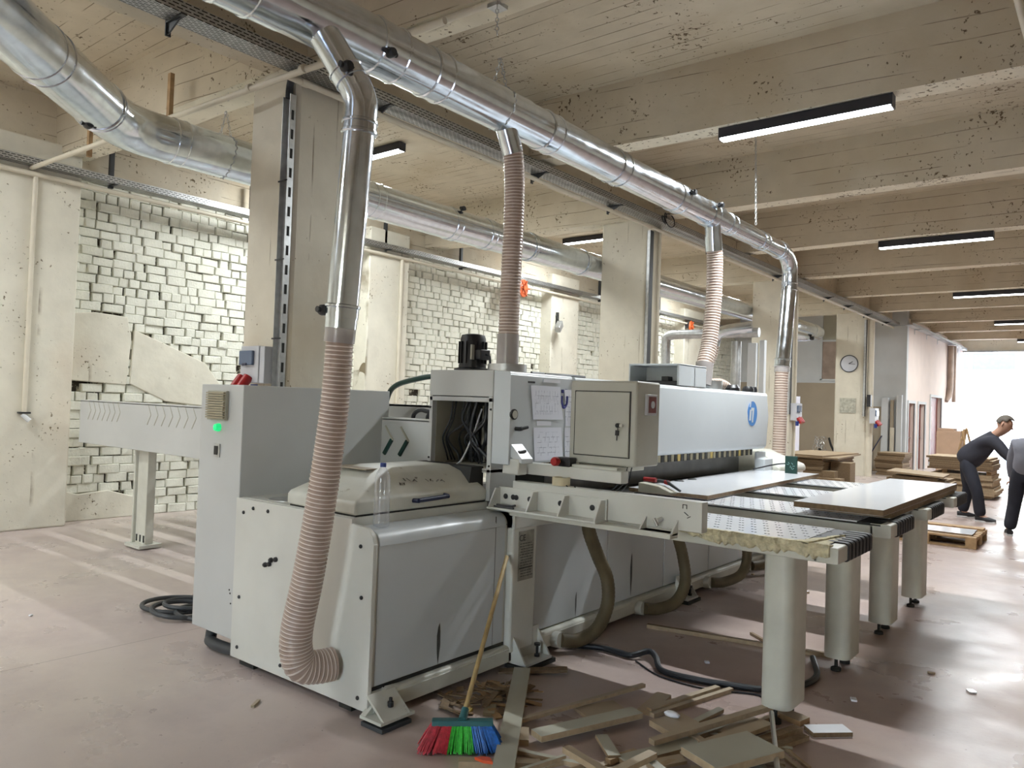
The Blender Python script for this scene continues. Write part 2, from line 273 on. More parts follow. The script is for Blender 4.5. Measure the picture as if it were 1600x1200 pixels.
# ------------------------------------------------------------------ mesh helpers
class MB:
    def __init__(s): s.v = []; s.f = []; s.mi = []; s.uv = {}
    def add(s, vs, fs, mi=0):
        o = len(s.v); s.v += [Vector(v) for v in vs]
        for f in fs: s.f.append([i+o for i in f]); s.mi.append(mi)
        return s
    def box(s, a, b, mi=0):
        x0, y0, z0 = a; x1, y1, z1 = b
        return s.add([(x0, y0, z0), (x1, y0, z0), (x1, y1, z0), (x0, y1, z0), (x0, y0, z1), (x1, y0, z1), (x1, y1, z1), (x0, y1, z1)],
                     [(3, 2, 1, 0), (4, 5, 6, 7), (0, 1, 5, 4), (1, 2, 6, 5), (2, 3, 7, 6), (3, 0, 4, 7)], mi)
    def obox(s, c, size, R, mi=0):
        hx, hy, hz = [d/2 for d in size]; o = len(s.v)
        s.box((-hx, -hy, -hz), (hx, hy, hz), mi)
        for i in range(o, o+8): s.v[i] = R @ s.v[i] + Vector(c)
        return s
    def tube(s, pts, r, n=12, cap=True, mi=0, up=None):
        pts = [Vector(p) for p in pts]; rs = r if isinstance(r, (list, tuple)) else [r]*len(pts)
        rings = []; prev = None
        for i, p in enumerate(pts):
            t = (pts[min(i+1, len(pts)-1)] - pts[max(i-1, 0)]).normalized()
            if prev is None:
                a = Vector((0, 0, 1)) if abs(t.z) < .9 else Vector((1, 0, 0)); u = t.cross(a).normalized()
            else:
                u = (prev - t*prev.dot(t)).normalized()
            prev = u; w = t.cross(u)
            rings.append([p + (u*math.cos(2*math.pi*k/n) + w*math.sin(2*math.pi*k/n))*rs[i] for k in range(n)])
        o = len(s.v)
        for g in rings: s.v += g
        for i in range(len(rings)-1):
            m = mi(i) if callable(mi) else mi
            for k in range(n):
                k2 = (k+1) % n; s.f.append([o+i*n+k, o+i*n+k2, o+(i+1)*n+k2, o+(i+1)*n+k]); s.mi.append(m)
        if cap:
            m0 = mi(0) if callable(mi) else mi
            s.f.append([o+k for k in reversed(range(n))]); s.mi.append(m0)
            q = o+(len(rings)-1)*n; s.f.append([q+k for k in range(n)]); s.mi.append(m0)
        return s
    def lathe(s, prof, c=(0, 0, 0), n=24, axis='Z', mi=0):
        """prof: (radius, height) list"""
        o = len(s.v)
        for r, h in prof:
            for k in range(n):
                a = 2*math.pi*k/n; x, y = r*math.cos(a), r*math.sin(a)
                p = {'Z': (x, y, h), 'X': (h, x, y), 'Y': (y, h, x)}[axis]
                s.v.append(Vector(p)+Vector(c))
        for i in range(len(prof)-1):
            for k in range(n):
                k2 = (k+1) % n; s.f.append([o+i*n+k, o+i*n+k2, o+(i+1)*n+k2, o+(i+1)*n+k]); s.mi.append(mi)
        s.f.append([o+k for k in reversed(range(n))]); s.mi.append(mi)
        q = o+(len(prof)-1)*n; s.f.append([q+k for k in range(n)]); s.mi.append(mi)
        return s
    def prism(s, poly, axis, a, b, mi=0):
        """poly in the two other axes (order: axis X -> (y,z); Y -> (x,z); Z -> (x,y)), extruded a..b"""
        def P(p, h): return {'X': (h, p[0], p[1]), 'Y': (p[0], h, p[1]), 'Z': (p[0], p[1], h)}[axis]
        n = len(poly); o = len(s.v)
        s.v += [Vector(P(p, a)) for p in poly] + [Vector(P(p, b)) for p in poly]
        fs = [list(range(n))[::-1], list(range(n, 2*n))] + [[i, (i+1) % n, n+(i+1) % n, n+i] for i in range(n)]
        for f in fs: s.f.append([o+i for i in f]); s.mi.append(mi)
        return s
    def torus(s, c, R, r, axis, n=28, m=8, mi=0, arc=(0, 2*math.pi)):
        ax = Vector(axis).normalized(); u = ax.orthogonal().normalized(); w = ax.cross(u)
        pts = [Vector(c)+(u*math.cos(t)+w*math.sin(t))*R for t in [arc[0]+(arc[1]-arc[0])*k/n for k in range(n+1)]]
        return s.tube(pts, r, m, True, mi)
    def build(s, name, mats, parent=None, bevel=0., smooth=.6, uvscale=False, seg=2):
        me = bpy.data.meshes.new(name)
        base = parent.matrix_world.translation.copy() if parent else Vector((0, 0, 0))
        if parent:
            base = Vector((0, 0, 0)); p = parent
            while p: base += p.location; p = p.parent
        me.from_pydata([tuple(v-base) for v in s.v], [], s.f)
        if not isinstance(mats, (list, tuple)): mats = [mats]
        for m in mats: me.materials.append(M[m] if isinstance(m, str) else m)
        if len(mats) > 1: me.polygons.foreach_set('material_index', s.mi)
        bm = bmesh.new(); bm.from_mesh(me); bmesh.ops.recalc_face_normals(bm, faces=bm.faces); bm.to_mesh(me); bm.free()
        if smooth:
            me.shade_smooth(); me.set_sharp_from_angle(angle=smooth)
        o = bpy.data.objects.new(name, me); C.objects.link(o)
        if parent: o.parent = parent
        if bevel:
            md = o.modifiers.new('edge_round', 'BEVEL'); md.width = bevel; md.segments = seg; md.limit_method = 'ANGLE'; md.angle_limit = .6
        return o

def uv_planar(o, ax):
    """planar uv in metres over two axes"""
    me = o.data; uv = me.uv_layers.new(name='UVMap')
    for l in me.loops:
        co = me.vertices[l.vertex_index].co; uv.data[l.index].uv = (co[ax[0]], co[ax[1]])

def tag(o, label=None, cat=None, group=None, kind=None):
    if label: o['label'] = label
    if cat: o['category'] = cat
    if group: o['group'] = group
    if kind: o['kind'] = kind
    return o
def thing(name, loc, label, cat, group=None):
    o = bpy.data.objects.new(name, None); C.objects.link(o); o.location = loc; o.empty_display_size = .1
    return tag(o, label, cat, group)
def dup(root, loc, label=None, group=None, rotz=None):
    r = root.copy(); C.objects.link(r); r.location = loc
    if rotz is not None: r.rotation_euler = (0, 0, rotz)
    if label: r['label'] = label
    if group: r['group'] = group
    for ch in list(root.children):
        c = ch.copy(); C.objects.link(c); c.parent = r
        for g in list(ch.children):
            d = g.copy(); C.objects.link(d); d.parent = c
    return r
def struct(o): o['kind'] = 'structure'; return o
def stuff(o): o['kind'] = 'stuff'; return o
def text_part(name, body, size, m, parent, origin, ux, uy, depth=.0012, align='CENTER'):
    """flat lettering as a thin mesh: ux is the reading direction, uy the up direction"""
    cu = bpy.data.curves.new(name, 'FONT'); cu.body = body; cu.size = size; cu.extrude = depth; cu.align_x = align; cu.align_y = 'CENTER'
    tmp = bpy.data.objects.new('lettering_source', cu); C.objects.link(tmp)
    bpy.context.view_layer.update()
    me = bpy.data.meshes.new_from_object(tmp.evaluated_get(bpy.context.evaluated_depsgraph_get()))
    bpy.data.objects.remove(tmp); bpy.data.curves.remove(cu)
    ux = Vector(ux).normalized(); uy = Vector(uy).normalized(); uz = ux.cross(uy)
    base = Vector((0, 0, 0)); p = parent
    while p: base += p.location; p = p.parent
    R = Matrix((ux, uy, uz)).transposed()
    for v in me.vertices: v.co = R @ v.co + Vector(origin) - base
    me.materials.clear(); me.materials.append(M[m])
    o = bpy.data.objects.new(name, me); C.objects.link(o); o.parent = parent
    return o
def arc(cx, cy, r, a0, a1, n=6):
    return [(cx+r*math.cos(math.radians(a0+(a1-a0)*i/n)), cy+r*math.sin(math.radians(a0+(a1-a0)*i/n))) for i in range(n+1)]
def spline(pts, n=10):
    """Catmull-Rom through the points"""
    P = [Vector(p) for p in pts]; P = [P[0]*2-P[1]] + P + [P[-1]*2-P[-2]]; out = []
    for i in range(1, len(P)-2):
        for k in range(n):
            t = k/n; a, b, c, d = P[i-1], P[i], P[i+1], P[i+2]
            out.append(.5*((2*b)+(c-a)*t+(2*a-5*b+4*c-d)*t*t+(3*b-a-3*c+d)*t**3))
    return out+[P[-2]]

# ================================================================== STRUCTURE
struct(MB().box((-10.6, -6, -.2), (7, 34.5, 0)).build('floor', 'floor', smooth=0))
# ceiling slab with its beams and girder
ceil = struct(MB().box((-10.6, -6, 5.06), (7, 34.5, 5.25)).build('ceiling', 'ceil', smooth=0))
def beam(x0, x1, y, w=.27, zb=4.40, skew=0., m='ceil'):
    mb = MB(); dy = math.tan(skew)
    ys = [y+dy*(x-x0) for x in (x0, x1)]; seg = 14; pts = []
    # slightly uneven lower arrises
    vs = []; rnd = random.Random(int(y*10)+int(x0))
    for i in range(seg+1):
        t = i/seg; x = x0+(x1-x0)*t; yy = ys[0]+(ys[1]-ys[0])*t; j = lambda: rnd.uniform(-.008, .008)
        vs += [(x, yy-w/2-.02+j(), 5.08), (x, yy-w/2+j(), zb+j()), (x, yy+w/2+j(), zb+j()), (x, yy+w/2+.02+j(), 5.08)]
    fs = []; mi = []
    for i in range(seg):
        for k in range(3): fs.append((4*i+k, 4*i+k+1, 4*i+k+5, 4*i+k+4)); mi.append(1 if k == 1 else 0)
    mb.add(vs, fs); mb.mi = mi
    return mb.build('beam', [m, 'soffit'], ceil, smooth=0)
for y in (-1.9, 1.05): beam(-5.4, 7, y)
beam(-5.4, 7, 3.95, skew=.02); beam(-5.4, 7, 7.0, skew=.03)
for y in (10.0, 13.0, 16.0, 19.0, 22.0, 25.0, 28.0, 31.0): beam(-5.4, 7, y)
for y in (-2.3, 3.78, 9.95, 16.0, 22.1): beam(-10.6, -5.7, y, w=.35, skew=.02 if y < 4 else 0)
MB().box((-5.80, -6, 4.40), (-5.36, 34.4, 5.10)).build('beam', 'girder', ceil, bevel=.015)
MB().box((-10.35, -6, 4.30), (-9.95, 24.4, 5.10)).build('beam', 'girder', ceil, bevel=.015)

# columns under the girder
def column(x0, x1, y0, y1, i):
    c = .035
    poly = [(x0+c, y0), (x1-c, y0), (x1, y0+c), (x1, y1-c), (x1-c, y1), (x0+c, y1), (x0, y1-c), (x0, y0+c)]
    o = struct(MB().prism(poly, 'Z', 0, 4.45).build('column', 'col', smooth=0)); return o
column(-6.04, -5.36, 3.74, 4.36, 0); column(-6.24, -5.36, 9.85, 10.14, 1); column(-6.24, -5.36, 15.9, 16.2, 2); column(-6.24, -5.42, 22.0, 22.4, 3); column(-6.1, -5.36, -2.4, -1.8, 4)
# left wall: pilasters, and a brick bay between each pair
for y0, y1 in ((2.9, 3.86), (8.36, 9.26), (13.55, 14.6), (20.0, 21.9)):
    struct(MB().box((-10.3, y0, 0), (-9.8, y1, 4.5)).build('pillar', 'plaster', bevel=.02))
struct(MB().box((-10.6, -6, 0), (-10.22, 2.95, 4.6)).build('wall_left', 'plaster', smooth=0))
_variants = {}
def brick_mesh(L, H, k):
    key = (round(L, 3), k)
    if key not in _variants:
        r = random.Random(hash(key) & 0xffff); D = .13; j = lambda a: r.uniform(-a, a)
        b = .010
        vs = [(-D, 0, 0), (-D, L, 0), (-D, L, H), (-D, 0, H),
              (-b, j(.004), j(.003)), (-b, L+j(.004), j(.003)), (-b, L+j(.004), H+j(.003)), (-b, j(.004), H+j(.003)),
              (j(.006), b+j(.004), b+j(.003)), (j(.006), L-b+j(.004), b+j(.003)), (j(.006), L-b+j(.004), H-b+j(.003)), (j(.006), b+j(.004), H-b+j(.003))]
        fs = []
        for q in (0, 4):
            for i in range(4): fs.append((q+i, q+(i+1) % 4, q+4+(i+1) % 4, q+4+i))
        fs.append((8, 9, 10, 11))
        me = bpy.data.meshes.new('brick'); me.from_pydata(vs, [], fs); me.materials.append(M['brick']); me.update()
        bm = bmesh.new(); bm.from_mesh(me); bmesh.ops.recalc_face_normals(bm, faces=bm.faces); bm.to_mesh(me); bm.free()
        _variants[key] = me
    return _variants[key]
def inside(poly, x, y):
    c = False
    for i in range(len(poly)):
        (x0, y0), (x1, y1) = poly[i-1], poly[i]
        if (y0 > y) != (y1 > y) and x < (x1-x0)*(y-y0)/(y1-y0)+x0: c = not c
    return c
def brick_bay(y0, y1, patches=(), n_obj=300, zmax=4.32, seen=lambda y, z: True, course=.114):
    w = struct(MB().box((-10.6, y0-.1, 0), (-10.165, y1+.1, 4.6)).build('wall_left', 'mortar', smooth=0))
    lst = []; rnd = random.Random(int(y0*100)); c = 0; z = .0
    while z < zmax:
        y = y0 + rnd.choice((0, -.06, -.13)); mode = c % 2
        while y < y1:
            hd = rnd.random() < (.65 if mode else .25)
            L = .125 if hd else .25; g = rnd.choice((.004, .008, .014, .022, .034))
            H = course - rnd.choice((-.002, .0, .002, .005, .011))
            if not any(all(inside(pp, yy, z+.055) for yy in (y+.02, y+L-.02)) for pp in patches) and y+L > y0 and rnd.random() > .012:
                lst.append((max(y, y0-.02), z, L, H, rnd.randrange(5)))
            y += L+g
        z += course; c += 1
    vis = sorted([b for b in lst if seen(b[0], b[1])], key=lambda b: b[0]); hid = [b for b in lst if not seen(b[0], b[1])]
    parts, rest = vis[:n_obj], vis[n_obj:]+hid
    for y, z, L, H, k in parts:
        o = bpy.data.objects.new('brick', brick_mesh(L, .108, k)); C.objects.link(o); o.parent = w
        o.location = (-10.1+rnd.uniform(-.014, .012), y, z); o.scale = (1, 1, H/.108); o.rotation_euler = (rnd.gauss(0, .012), rnd.gauss(0, .03), rnd.gauss(0, .03))
    if rest:
        mb = MB()
        for y, z, L, H, k in rest:
            me = brick_mesh(L, .108, k); dx = rnd.uniform(-.014, .012)
            mb.add([(v.co.x-10.1+dx, v.co.y+y, v.co.z*H/.108+z) for v in me.vertices], [tuple(p.vertices) for p in me.polygons])
        stuff(mb.build('bricks', 'brick', w, smooth=0))
    return w
PATCHES = [[(3.86, 1.74), (4.62, 1.70), (4.66, 2.30), (4.60, 2.58), (4.2, 2.60), (3.87, 2.55)],
           [(4.66, 1.72), (5.15, 1.50), (5.75, 1.44), (6.05, 1.62), (5.7, 2.05), (5.1, 2.28), (4.70, 2.42)],
           [(3.86, 0), (5.0, 0), (4.9, .22), (4.45, .36), (4.1, .33), (3.86, .40)]]
bay1 = brick_bay(3.88, 8.36, patches=PATCHES, seen=lambda y, z: y < 6.3 and not (1.0 < z < 1.5) or (y > 7.6 and z > 1.6))
# smooth plaster left on the bricks, with cracked edges
def patch(poly, parent, x=-10.076):
    mb = MB(); mb.prism(poly, 'X', -10.2, x); return mb.build('plaster_patch', 'plaster', parent, bevel=.012)
patch(PATCHES[0], bay1)
patch(PATCHES[1], bay1, -10.080)
patch(PATCHES[2], bay1, -10.078)
bay2 = brick_bay(9.26, 13.55, seen=lambda y, z: z > 1.6, n_obj=300)
bay3 = brick_bay(14.6, 20.0, n_obj=0)
bay4 = brick_bay(21.9, 24.3, n_obj=0)
# end walls and right wall close the hall
struct(MB().box((-10.6, -6.2, 0), (-1.2, -6, 5.2)).box((0.5, -6.2, 0), (7.2, -6, 5.2)).box((-1.2, -6.2, 2.9), (0.5, -6, 5.2)).build('wall_back', 'plaster', smooth=0))   # opening behind the viewpoint, added to let in fill daylight
struct(MB().box((7, -6, 0), (7.2, 34.5, 5.2)).build('wall_right', 'plaster', smooth=0))
# partition at the end of the left aisle with recess and door, pink side wall with doors
wf = struct(MB().box((-7.95, 24.45, 0), (-4.95, 24.65, 5.1)).box((-10.4, 24.45, 0), (-8.75, 24.65, 5.1)).box((-8.75, 24.45, 2.15), (-7.95, 24.65, 5.1)).build('wall_front', 'wallwhite', smooth=0))
struct(MB().box((-10.35, 24.41, 2.15), (-6.2, 24.45, 2.60)).box((-7.95, 24.41, 0), (-6.2, 24.45, 2.15)).box((-10.35, 24.40, 2.58), (-6.2, 24.45, 2.64), 1).build('wall_front_panel', ['beigeboard', 'wallwhite'], smooth=0))
struct(MB().box((-9.6, 25.6, 0), (-6.5, 25.7, 2.6)).build('wall_far', 'wallpink', smooth=0))
w1 = struct(MB().box((-7.30, 24.40, 2.70), (-6.60, 24.44, 3.85)).box((-7.30, 24.40, 3.9), (-6.60, 24.44, 4.72), 1).build('window_1', ['brownboard', 'boxdark'], smooth=0))
MB().box((-7.36, 24.36, 2.66), (-7.30, 24.45, 4.75)).box((-6.60, 24.36, 2.66), (-6.54, 24.45, 4.75)).box((-7.36, 24.36, 2.64), (-6.54, 24.45, 2.70)).box((-7.30, 24.37, 3.85), (-6.60, 24.44, 3.90)).build('window_frame', 'wallwhite', w1, smooth=0)
wr = MB(); xs = [(24.65, 24.75), (25.6, 26.15), (27.15, 28.0), (29.9, 34.5)]
for a, b in xs: wr.box((-5.15, a, 0), (-4.95, b, 4.5))
for a, b, h in ((24.75, 25.6, 2.03), (26.15, 27.15, 2.03), (28.0, 29.9, 2.3)): wr.box((-5.15, a, h), (-4.95, b, 4.5))
struct(wr.build('wall_side', 'wallpink', smooth=0))
for i, (a, b, h) in enumerate(((24.75, 25.6, 2.03), (26.15, 27.15, 2.03), (28.0, 29.9, 2.3))):
    d = MB().box((-5.10, a, 0), (-5.06, b, h))
    if i == 2: d.box((-5.06, a+.25, .9), (-5.03, a+.75, 2.0), 1)
    d = struct(d.build('door_%d' % (i+1), ['doorred', 'brownboard'], smooth=0))
    MB().box((-4.97, a-.09, 0), (-4.92, a, h+.08)).box((-4.97, b, 0), (-4.92, b+.09, h+.08)).box((-4.97, a, h), (-4.92, b, h+.08)).build('door_frame', 'wallwhite', d, smooth=0)
    MB().lathe([(.012, 0), (.012, .05)], (-5.06, b-.12, 1.0), 8, 'X').box((-5.02, b-.22, .99), (-5.0, b-.1, 1.01)).build('door_handle', 'steel', d)
# far wall with the big loading door opening
struct(MB().box((-5.3, 34.3, 4.24), (7.2, 34.6, 5.2)).box((-1.0, 34.3, 0), (7.2, 34.6, 4.24)).build('wall_far', 'plaster', smooth=0))
tr = struct(MB().box((-5.3, 34.2, 4.20), (-1.0, 34.3, 4.27)).build('trim_1', 'zincdull', smooth=0))

# ================================================================== PANEL SAW
saw = thing('panel_saw', (-3.6, 5.4, 0), 'long cream and white panel saw with round blue logo, standing along the hall', 'panel saw')
# near end housing, profile in x,z
pf = [(-4.22, .065), (-2.99, .065), (-2.99, .89)] + arc(-3.06, .89, .07, 0, 90, 6) + [(-3.16, .965), (-3.16, 1.015), (-4.22, 1.015)]
MB().prism(pf, 'Y', 2.66, 3.74).build('end_housing', 'cream', saw, bevel=.004)
pe = [(-4.235, .05), (-2.975, .05), (-2.975, .90)] + arc(-3.055, .90, .08, 0, 90, 6) + [(-3.15, .985), (-3.15, 1.012), (-4.235, 1.012)]
MB().prism(pe, 'Y', 2.635, 2.662).build('end_panel', 'cream', saw, bevel=.004)
MB().prism([(-2.985, .17), (-2.985, .885)] + arc(-3.058, .885, .078, 0, 88, 6) + [(-3.15, .968), (-3.15, .955), (-3.06, .955), (-3.0, .885), (-3.0, .17)], 'Y', 2.685, 3.715).build('side_panel', 'white', saw, bevel=.003)
MB().box((-2.984, 2.67, .150), (-2.995, 3.73, .168)).build('panel_gap', 'gap', saw, smooth=0)
for y in (3.62,): MB().box((-2.9835, y, .16), (-2.988, y+.0015, .95)).build('panel_seam', 'gap', saw, smooth=0)
for x, z in ((-4.15, .93), (-4.05, .965), (-3.9, .965), (-3.05, .62), (-3.07, .88), (-4.16, .12), (-3.72, .115), (-3.42, .11), (-3.05, .11), (-4.16, .42)):
    MB().lathe([(.011, 0), (.011, -.006), (.007, -.010)], (x, 2.636, z), 10, 'Y').build('screw', 'black', saw)
for x, z in ((-3.86, .665), (-3.80, .70), (-3.845, .69), (-3.90, .655)):
    MB().lathe([(.015, 0), (.015, -.012), (.009, -.02)], (x, 2.636, z), 10, 'Y').build('screw', 'black', saw)
# hood lid over the blade unit: rim, then a swept hood
def hood(y0, y1, x0, x1, zr, zt, name, m='creamdirty'):
    mb = MB(); N = 7
    secs = []
    # (t along y, inset, height)
    prof = [(1.0, 0.0), (1.0, .062), (.985, .080), (.95, .098), (.86, .142), (.76, .185), (.66, zt-zr)]
    def ring(sx, sy, h):
        xl = x0 + (1-sx)*(x1-x0)*.55; xr = x1 - (1-sx)*(x1-x0)*.95; yn = y0 + (1-sy)*(y1-y0)*1.15
        return [(xl, yn, zr+h), (xr, yn, zr+h), (xr, y1-(1-sy)*.45, zr+h), (xl, y1-(1-sy)*.45, zr+h)]
    rings = [ring(s, s, h) for s, h in prof]
    vs = [p for r in rings for p in r]; fs = [(3, 2, 1, 0)]
    for i in range(len(rings)-1):
        for k in range(4): fs.append((4*i+k, 4*i+(k+1) % 4, 4*i+4+(k+1) % 4, 4*i+4+k))
    q = 4*(len(rings)-1); fs.append((q, q+1, q+2, q+3))
    mb.add(vs, fs); return mb
MB().box((-3.74, 2.67, 1.014), (-3.165, 3.72, 1.024)).build('lid_gap', 'gap', saw, smooth=0)
lid = hood(2.66, 3.725, -3.76, -3.155, 1.024, 1.245, 'hood').build('hood_lid', 'creamdirty', saw, bevel=.012, seg=3, smooth=.9)
MB().prism([(3.58, 1.03), (3.735, 1.03), (3.735, 1.235), (3.62, 1.235)], 'X', -3.72, -3.20).build('lid_end_gap', 'gap', saw, smooth=0)
h = MB().tube(spline([(-3.165, 3.08, 1.072), (-3.125, 3.09, 1.074), (-3.120, 3.11, 1.075), (-3.120, 3.31, 1.082), (-3.125, 3.33, 1.083), (-3.168, 3.34, 1.085)], 5), .0135, 12)
h.build('lid_handle', 'navy', lid)
# dark smudges on the panels
def smudge(x, y, z0, z1, w, tip=.02):
    MB().prism([(y, z0), (y+w*.5, z0+(z1-z0)*.45), (y+w*.42, z0+(z1-z0)*.8), (y+w*.2, z1), (y-w*.2, z1-.02), (y-w*.5, z0+(z1-z0)*.7), (y-w*.35, z0+(z1-z0)*.3)], 'X', x, x+.0012).build('smudge', 'smudge', saw, smooth=0)
smudge(-2.985, 3.15, .17, .40, .028); smudge(-3.0, 5.32, .17, .50, .03); smudge(-3.0, 4.55, .16, .33, .015)
# marker scribbles on the lid
sc = MB(); r = random.Random(5)
for k in range(7):
    y = 3.05+k*.055; x = -3.235+r.uniform(-.03, .02)
    for q in range(5):
        a = r.uniform(0, 3); sc.obox((x+r.uniform(-.02, .02), y+r.uniform(-.02, .02), 1.170-(x+3.245)*.62), (.026, .005, .0016), Euler((0, .55, a)).to_matrix())
sc.build('handwriting', 'print', lid, smooth=0)
MB().box((-3.72, 2.95, 1.228), (-3.42, 3.22, 1.234)).build('lid_gasket', 'beigeboard', lid)
MB().lathe([(.11, 1.013), (.11, 1.02)], (-3.95, 2.80, 0), 20).build('service_cover', 'zincdull', saw)
# base rails
def rail(y0, y1, x=-2.95):
    p = [(x-.14, .045), (x, .045), (x, .125)] + arc(x-.02, .125, .02, 0, 90, 3) + [(x-.14, .15)]
    return MB().prism(p, 'Y', y0, y1).build('base_rail', 'creamdirty', saw, bevel=.004)
rail(2.66, 3.75); rail(4.03, 8.25, -2.955)
MB().box((-4.2, 2.68, .0), (-4.05, 8.2, .07)).box((-3.25, 2.68, .0), (-3.15, 8.2, .06)).build('base_frame', 'dark', saw, smooth=0)
# corner foot with levelling bolt and plate
ft = MB(); ft.prism([(2.60, .045), (2.83, .045), (2.83, .155), (2.75, .16)], 'X', -2.975, -2.955); ft.prism([(2.60, .035), (2.83, .035), (2.83, .05), (2.60, .05)], 'X', -2.99, -2.83)
ft.prism([(2.60, .045), (2.80, .045), (2.74, .155)], 'X', -2.99, -2.975); ft.add([(-2.96, 2.62, .15), (-2.96, 2.80, .15), (-2.83, 2.80, .05), (-2.83, 2.62, .05), (-2.97, 2.62, .14), (-2.97, 2.80, .14), (-2.84, 2.80, .04), (-2.84, 2.62, .04)], [(0, 1, 2, 3), (7, 6, 5, 4), (0, 3, 7, 4), (1, 5, 6, 2), (0, 4, 5, 1), (3, 2, 6, 7)])
ft.build('corner_foot', 'creamdirty', saw)
MB().lathe([(.016, .09), (.016, .115), (.009, .115), (.009, .135)], (-2.885, 2.71, 0), 10).build('levelling_bolt', 'black', saw)
MB().box((-2.98, 2.60, .0), (-2.82, 2.80, .022)).build('foot_plate', 'greyhose', saw, bevel=.003)
# post with rating plate and gusseted feet
MB().box((-3.12, 3.745, .10), (-2.945, 3.99, .985)).build('post', 'cream', saw, bevel=.012)
def gusset_foot(y0, y1, x=-2.95):
    g = MB(); g.box((x-.16, y0, .03), (x+.11, y1, .045))
    for y in (y0, y1-.012): g.prism([(x, .045), (x+.10, .045), (x, .20)], 'Y', y, y+.012)
    g.box((x-.01, y0, .045), (x, y1, .22)); f = g.build('gusset_foot', 'cream', saw)
    yc = (y0+y1)/2+.05
    MB().lathe([(.018, .045), (.018, .062), (.009, .062), (.009, .115), (.02, .115), (.02, .13)], (x+.055, yc, 0), 10).build('levelling_bolt', 'black', f)
    MB().box((x-.05, y0-.01, 0), (x+.12, y1+.03, .026)).build('foot_plate', 'dark', f)
gusset_foot(3.78, 4.05); gusset_foot(6.02, 6.22, -2.955); gusset_foot(8.02, 8.22, -2.955)
pl = MB().box((-2.945, 3.80, .535), (-2.942, 3.955, .845)).build('rating_plate', mat('worn_rating_plate', (.27, .26, .22), .5, var=.25, scale=25), saw, smooth=0)
text_part('lettering', 'CE', .055, 'print', pl, (-2.9415, 3.835, .80), (0, 1, 0), (0, 0, 1))
pr = MB(); rr = random.Random(3)
for k in range(13):
    z = .765-k*.017
    if k in (9,): pr.box((-2.942, 3.81, z-.003), (-2.9412, 3.945, z+.004)); continue
    a = 3.81+rr.uniform(0, .015)
    while a < 3.93:
        b = min(3.948, a+rr.uniform(.01, .03)); pr.box((-2.942, a, z-.002), (-2.9413, b, z+.002)); a = b+.006
pr.build('plate_print', 'print', pl, smooth=0)
# lower body panels between the rails and the table
MB().box((-4.15, 3.99, .13), (-3.02, 8.18, .86)).build('lower_body', 'dark', saw, smooth=0)
for a, b in ((4.0, 4.955), (4.965, 5.86), (5.87, 6.75), (6.76, 7.45), (7.46, 8.18)):
    MB().box((-3.02, a, .155), (-3.0, b, .855)).build('lower_panel', 'white', saw, bevel=.004)
MB().box((-4.2, 3.745, .86), (-2.94, 8.2, .975)).build('table_frame', 'cream', saw, bevel=.01)
MB().box((-4.0, 3.98, .975), (-2.92, 8.15, .992)).build('table_plate', M['tableplate'], saw, bevel=.002)
for k in range(9): MB().box((-3.02, 4.25+.44*k, .992), (-2.90, 4.27+.44*k, 1.0)).build('table_strip', 'steel', saw, smooth=0)
# machine body behind the pressure beam, upper end box with its open front
ub = MB(); X0, X1, Y0 = -3.69, -3.13, 3.72
ub.box((X0, Y0, 1.68), (X1, 4.35, 1.852)); ub.box((X0, Y0, 1.215), (X0+.03, 4.35, 1.68)); ub.box((X1-.035, Y0, 1.02), (X1, 3.98, 1.68)); ub.box((X0, Y0, 1.645), (X1, Y0+.03, 1.675)); ub.box((X0, Y0, 1.195), (X1, 4.35, 1.222))
ub.box((X0, 4.32, 1.22), (X1, 4.35, 1.68))
ub.build('end_box', 'greysheet', saw, bevel=.004)
MB().box((X0+.03, 4.20, 1.222), (X1-.035, 4.22, 1.66)).box((X0+.031, 3.76, 1.223), (X0+.034, 4.2, 1.65), 1).box((X0+.03, 3.75, 1.222), (X1-.035, 4.2, 1.226), 1).build('cable_bay', ['dark', 'boxdark'], saw, smooth=0)
r = random.Random(11)
for k in range(26):
    x = r.uniform(X0+.08, X1-.07); x2 = x+r.uniform(-.16, .16); y = r.uniform(3.80, 4.1)
    x2 = min(max(x2, X0+.06), X1-.06); xm = min(max((x+x2)/2+r.uniform(-.12, .12), X0+.06), X1-.06)
    MB().tube(spline([(x, y, 1.65), (x+r.uniform(-.03, .03), y-.02, 1.52), (xm, y-.04, 1.40), (x2, y, 1.29), (x2+r.uniform(-.04, .04), y+.03, 1.24)], 6), r.choice((.006, .008, .012)), 7).build('bay_cable', r.choice(('cable', 'cable', 'black', 'greyhose')), saw)
for k in range(3):
    MB().box((X1-.28+k*.08, 3.95, 1.24), (X1-.25+k*.08, 3.99, 1.62)).build('cable_duct', 'greysheet' if k else 'boxdark', saw, smooth=0)
MB().tube(spline([(X0+.27, 3.70, 1.22), (X0+.30, 3.74, 1.27), (X0+.33, 3.8, 1.42), (X0+.35, 3.86, 1.6)], 6), .006, 6).build('bay_cable', 'sockgrey', saw)
for x, z in ((X1-.012, 1.60), (X1-.012, 1.24), (X0+.012, 1.60), (X0+.012, 1.26)): MB().lathe([(.008, 0), (.006, -.006)], (x, Y0, z), 8, 'Y').build('screw', 'black', saw)
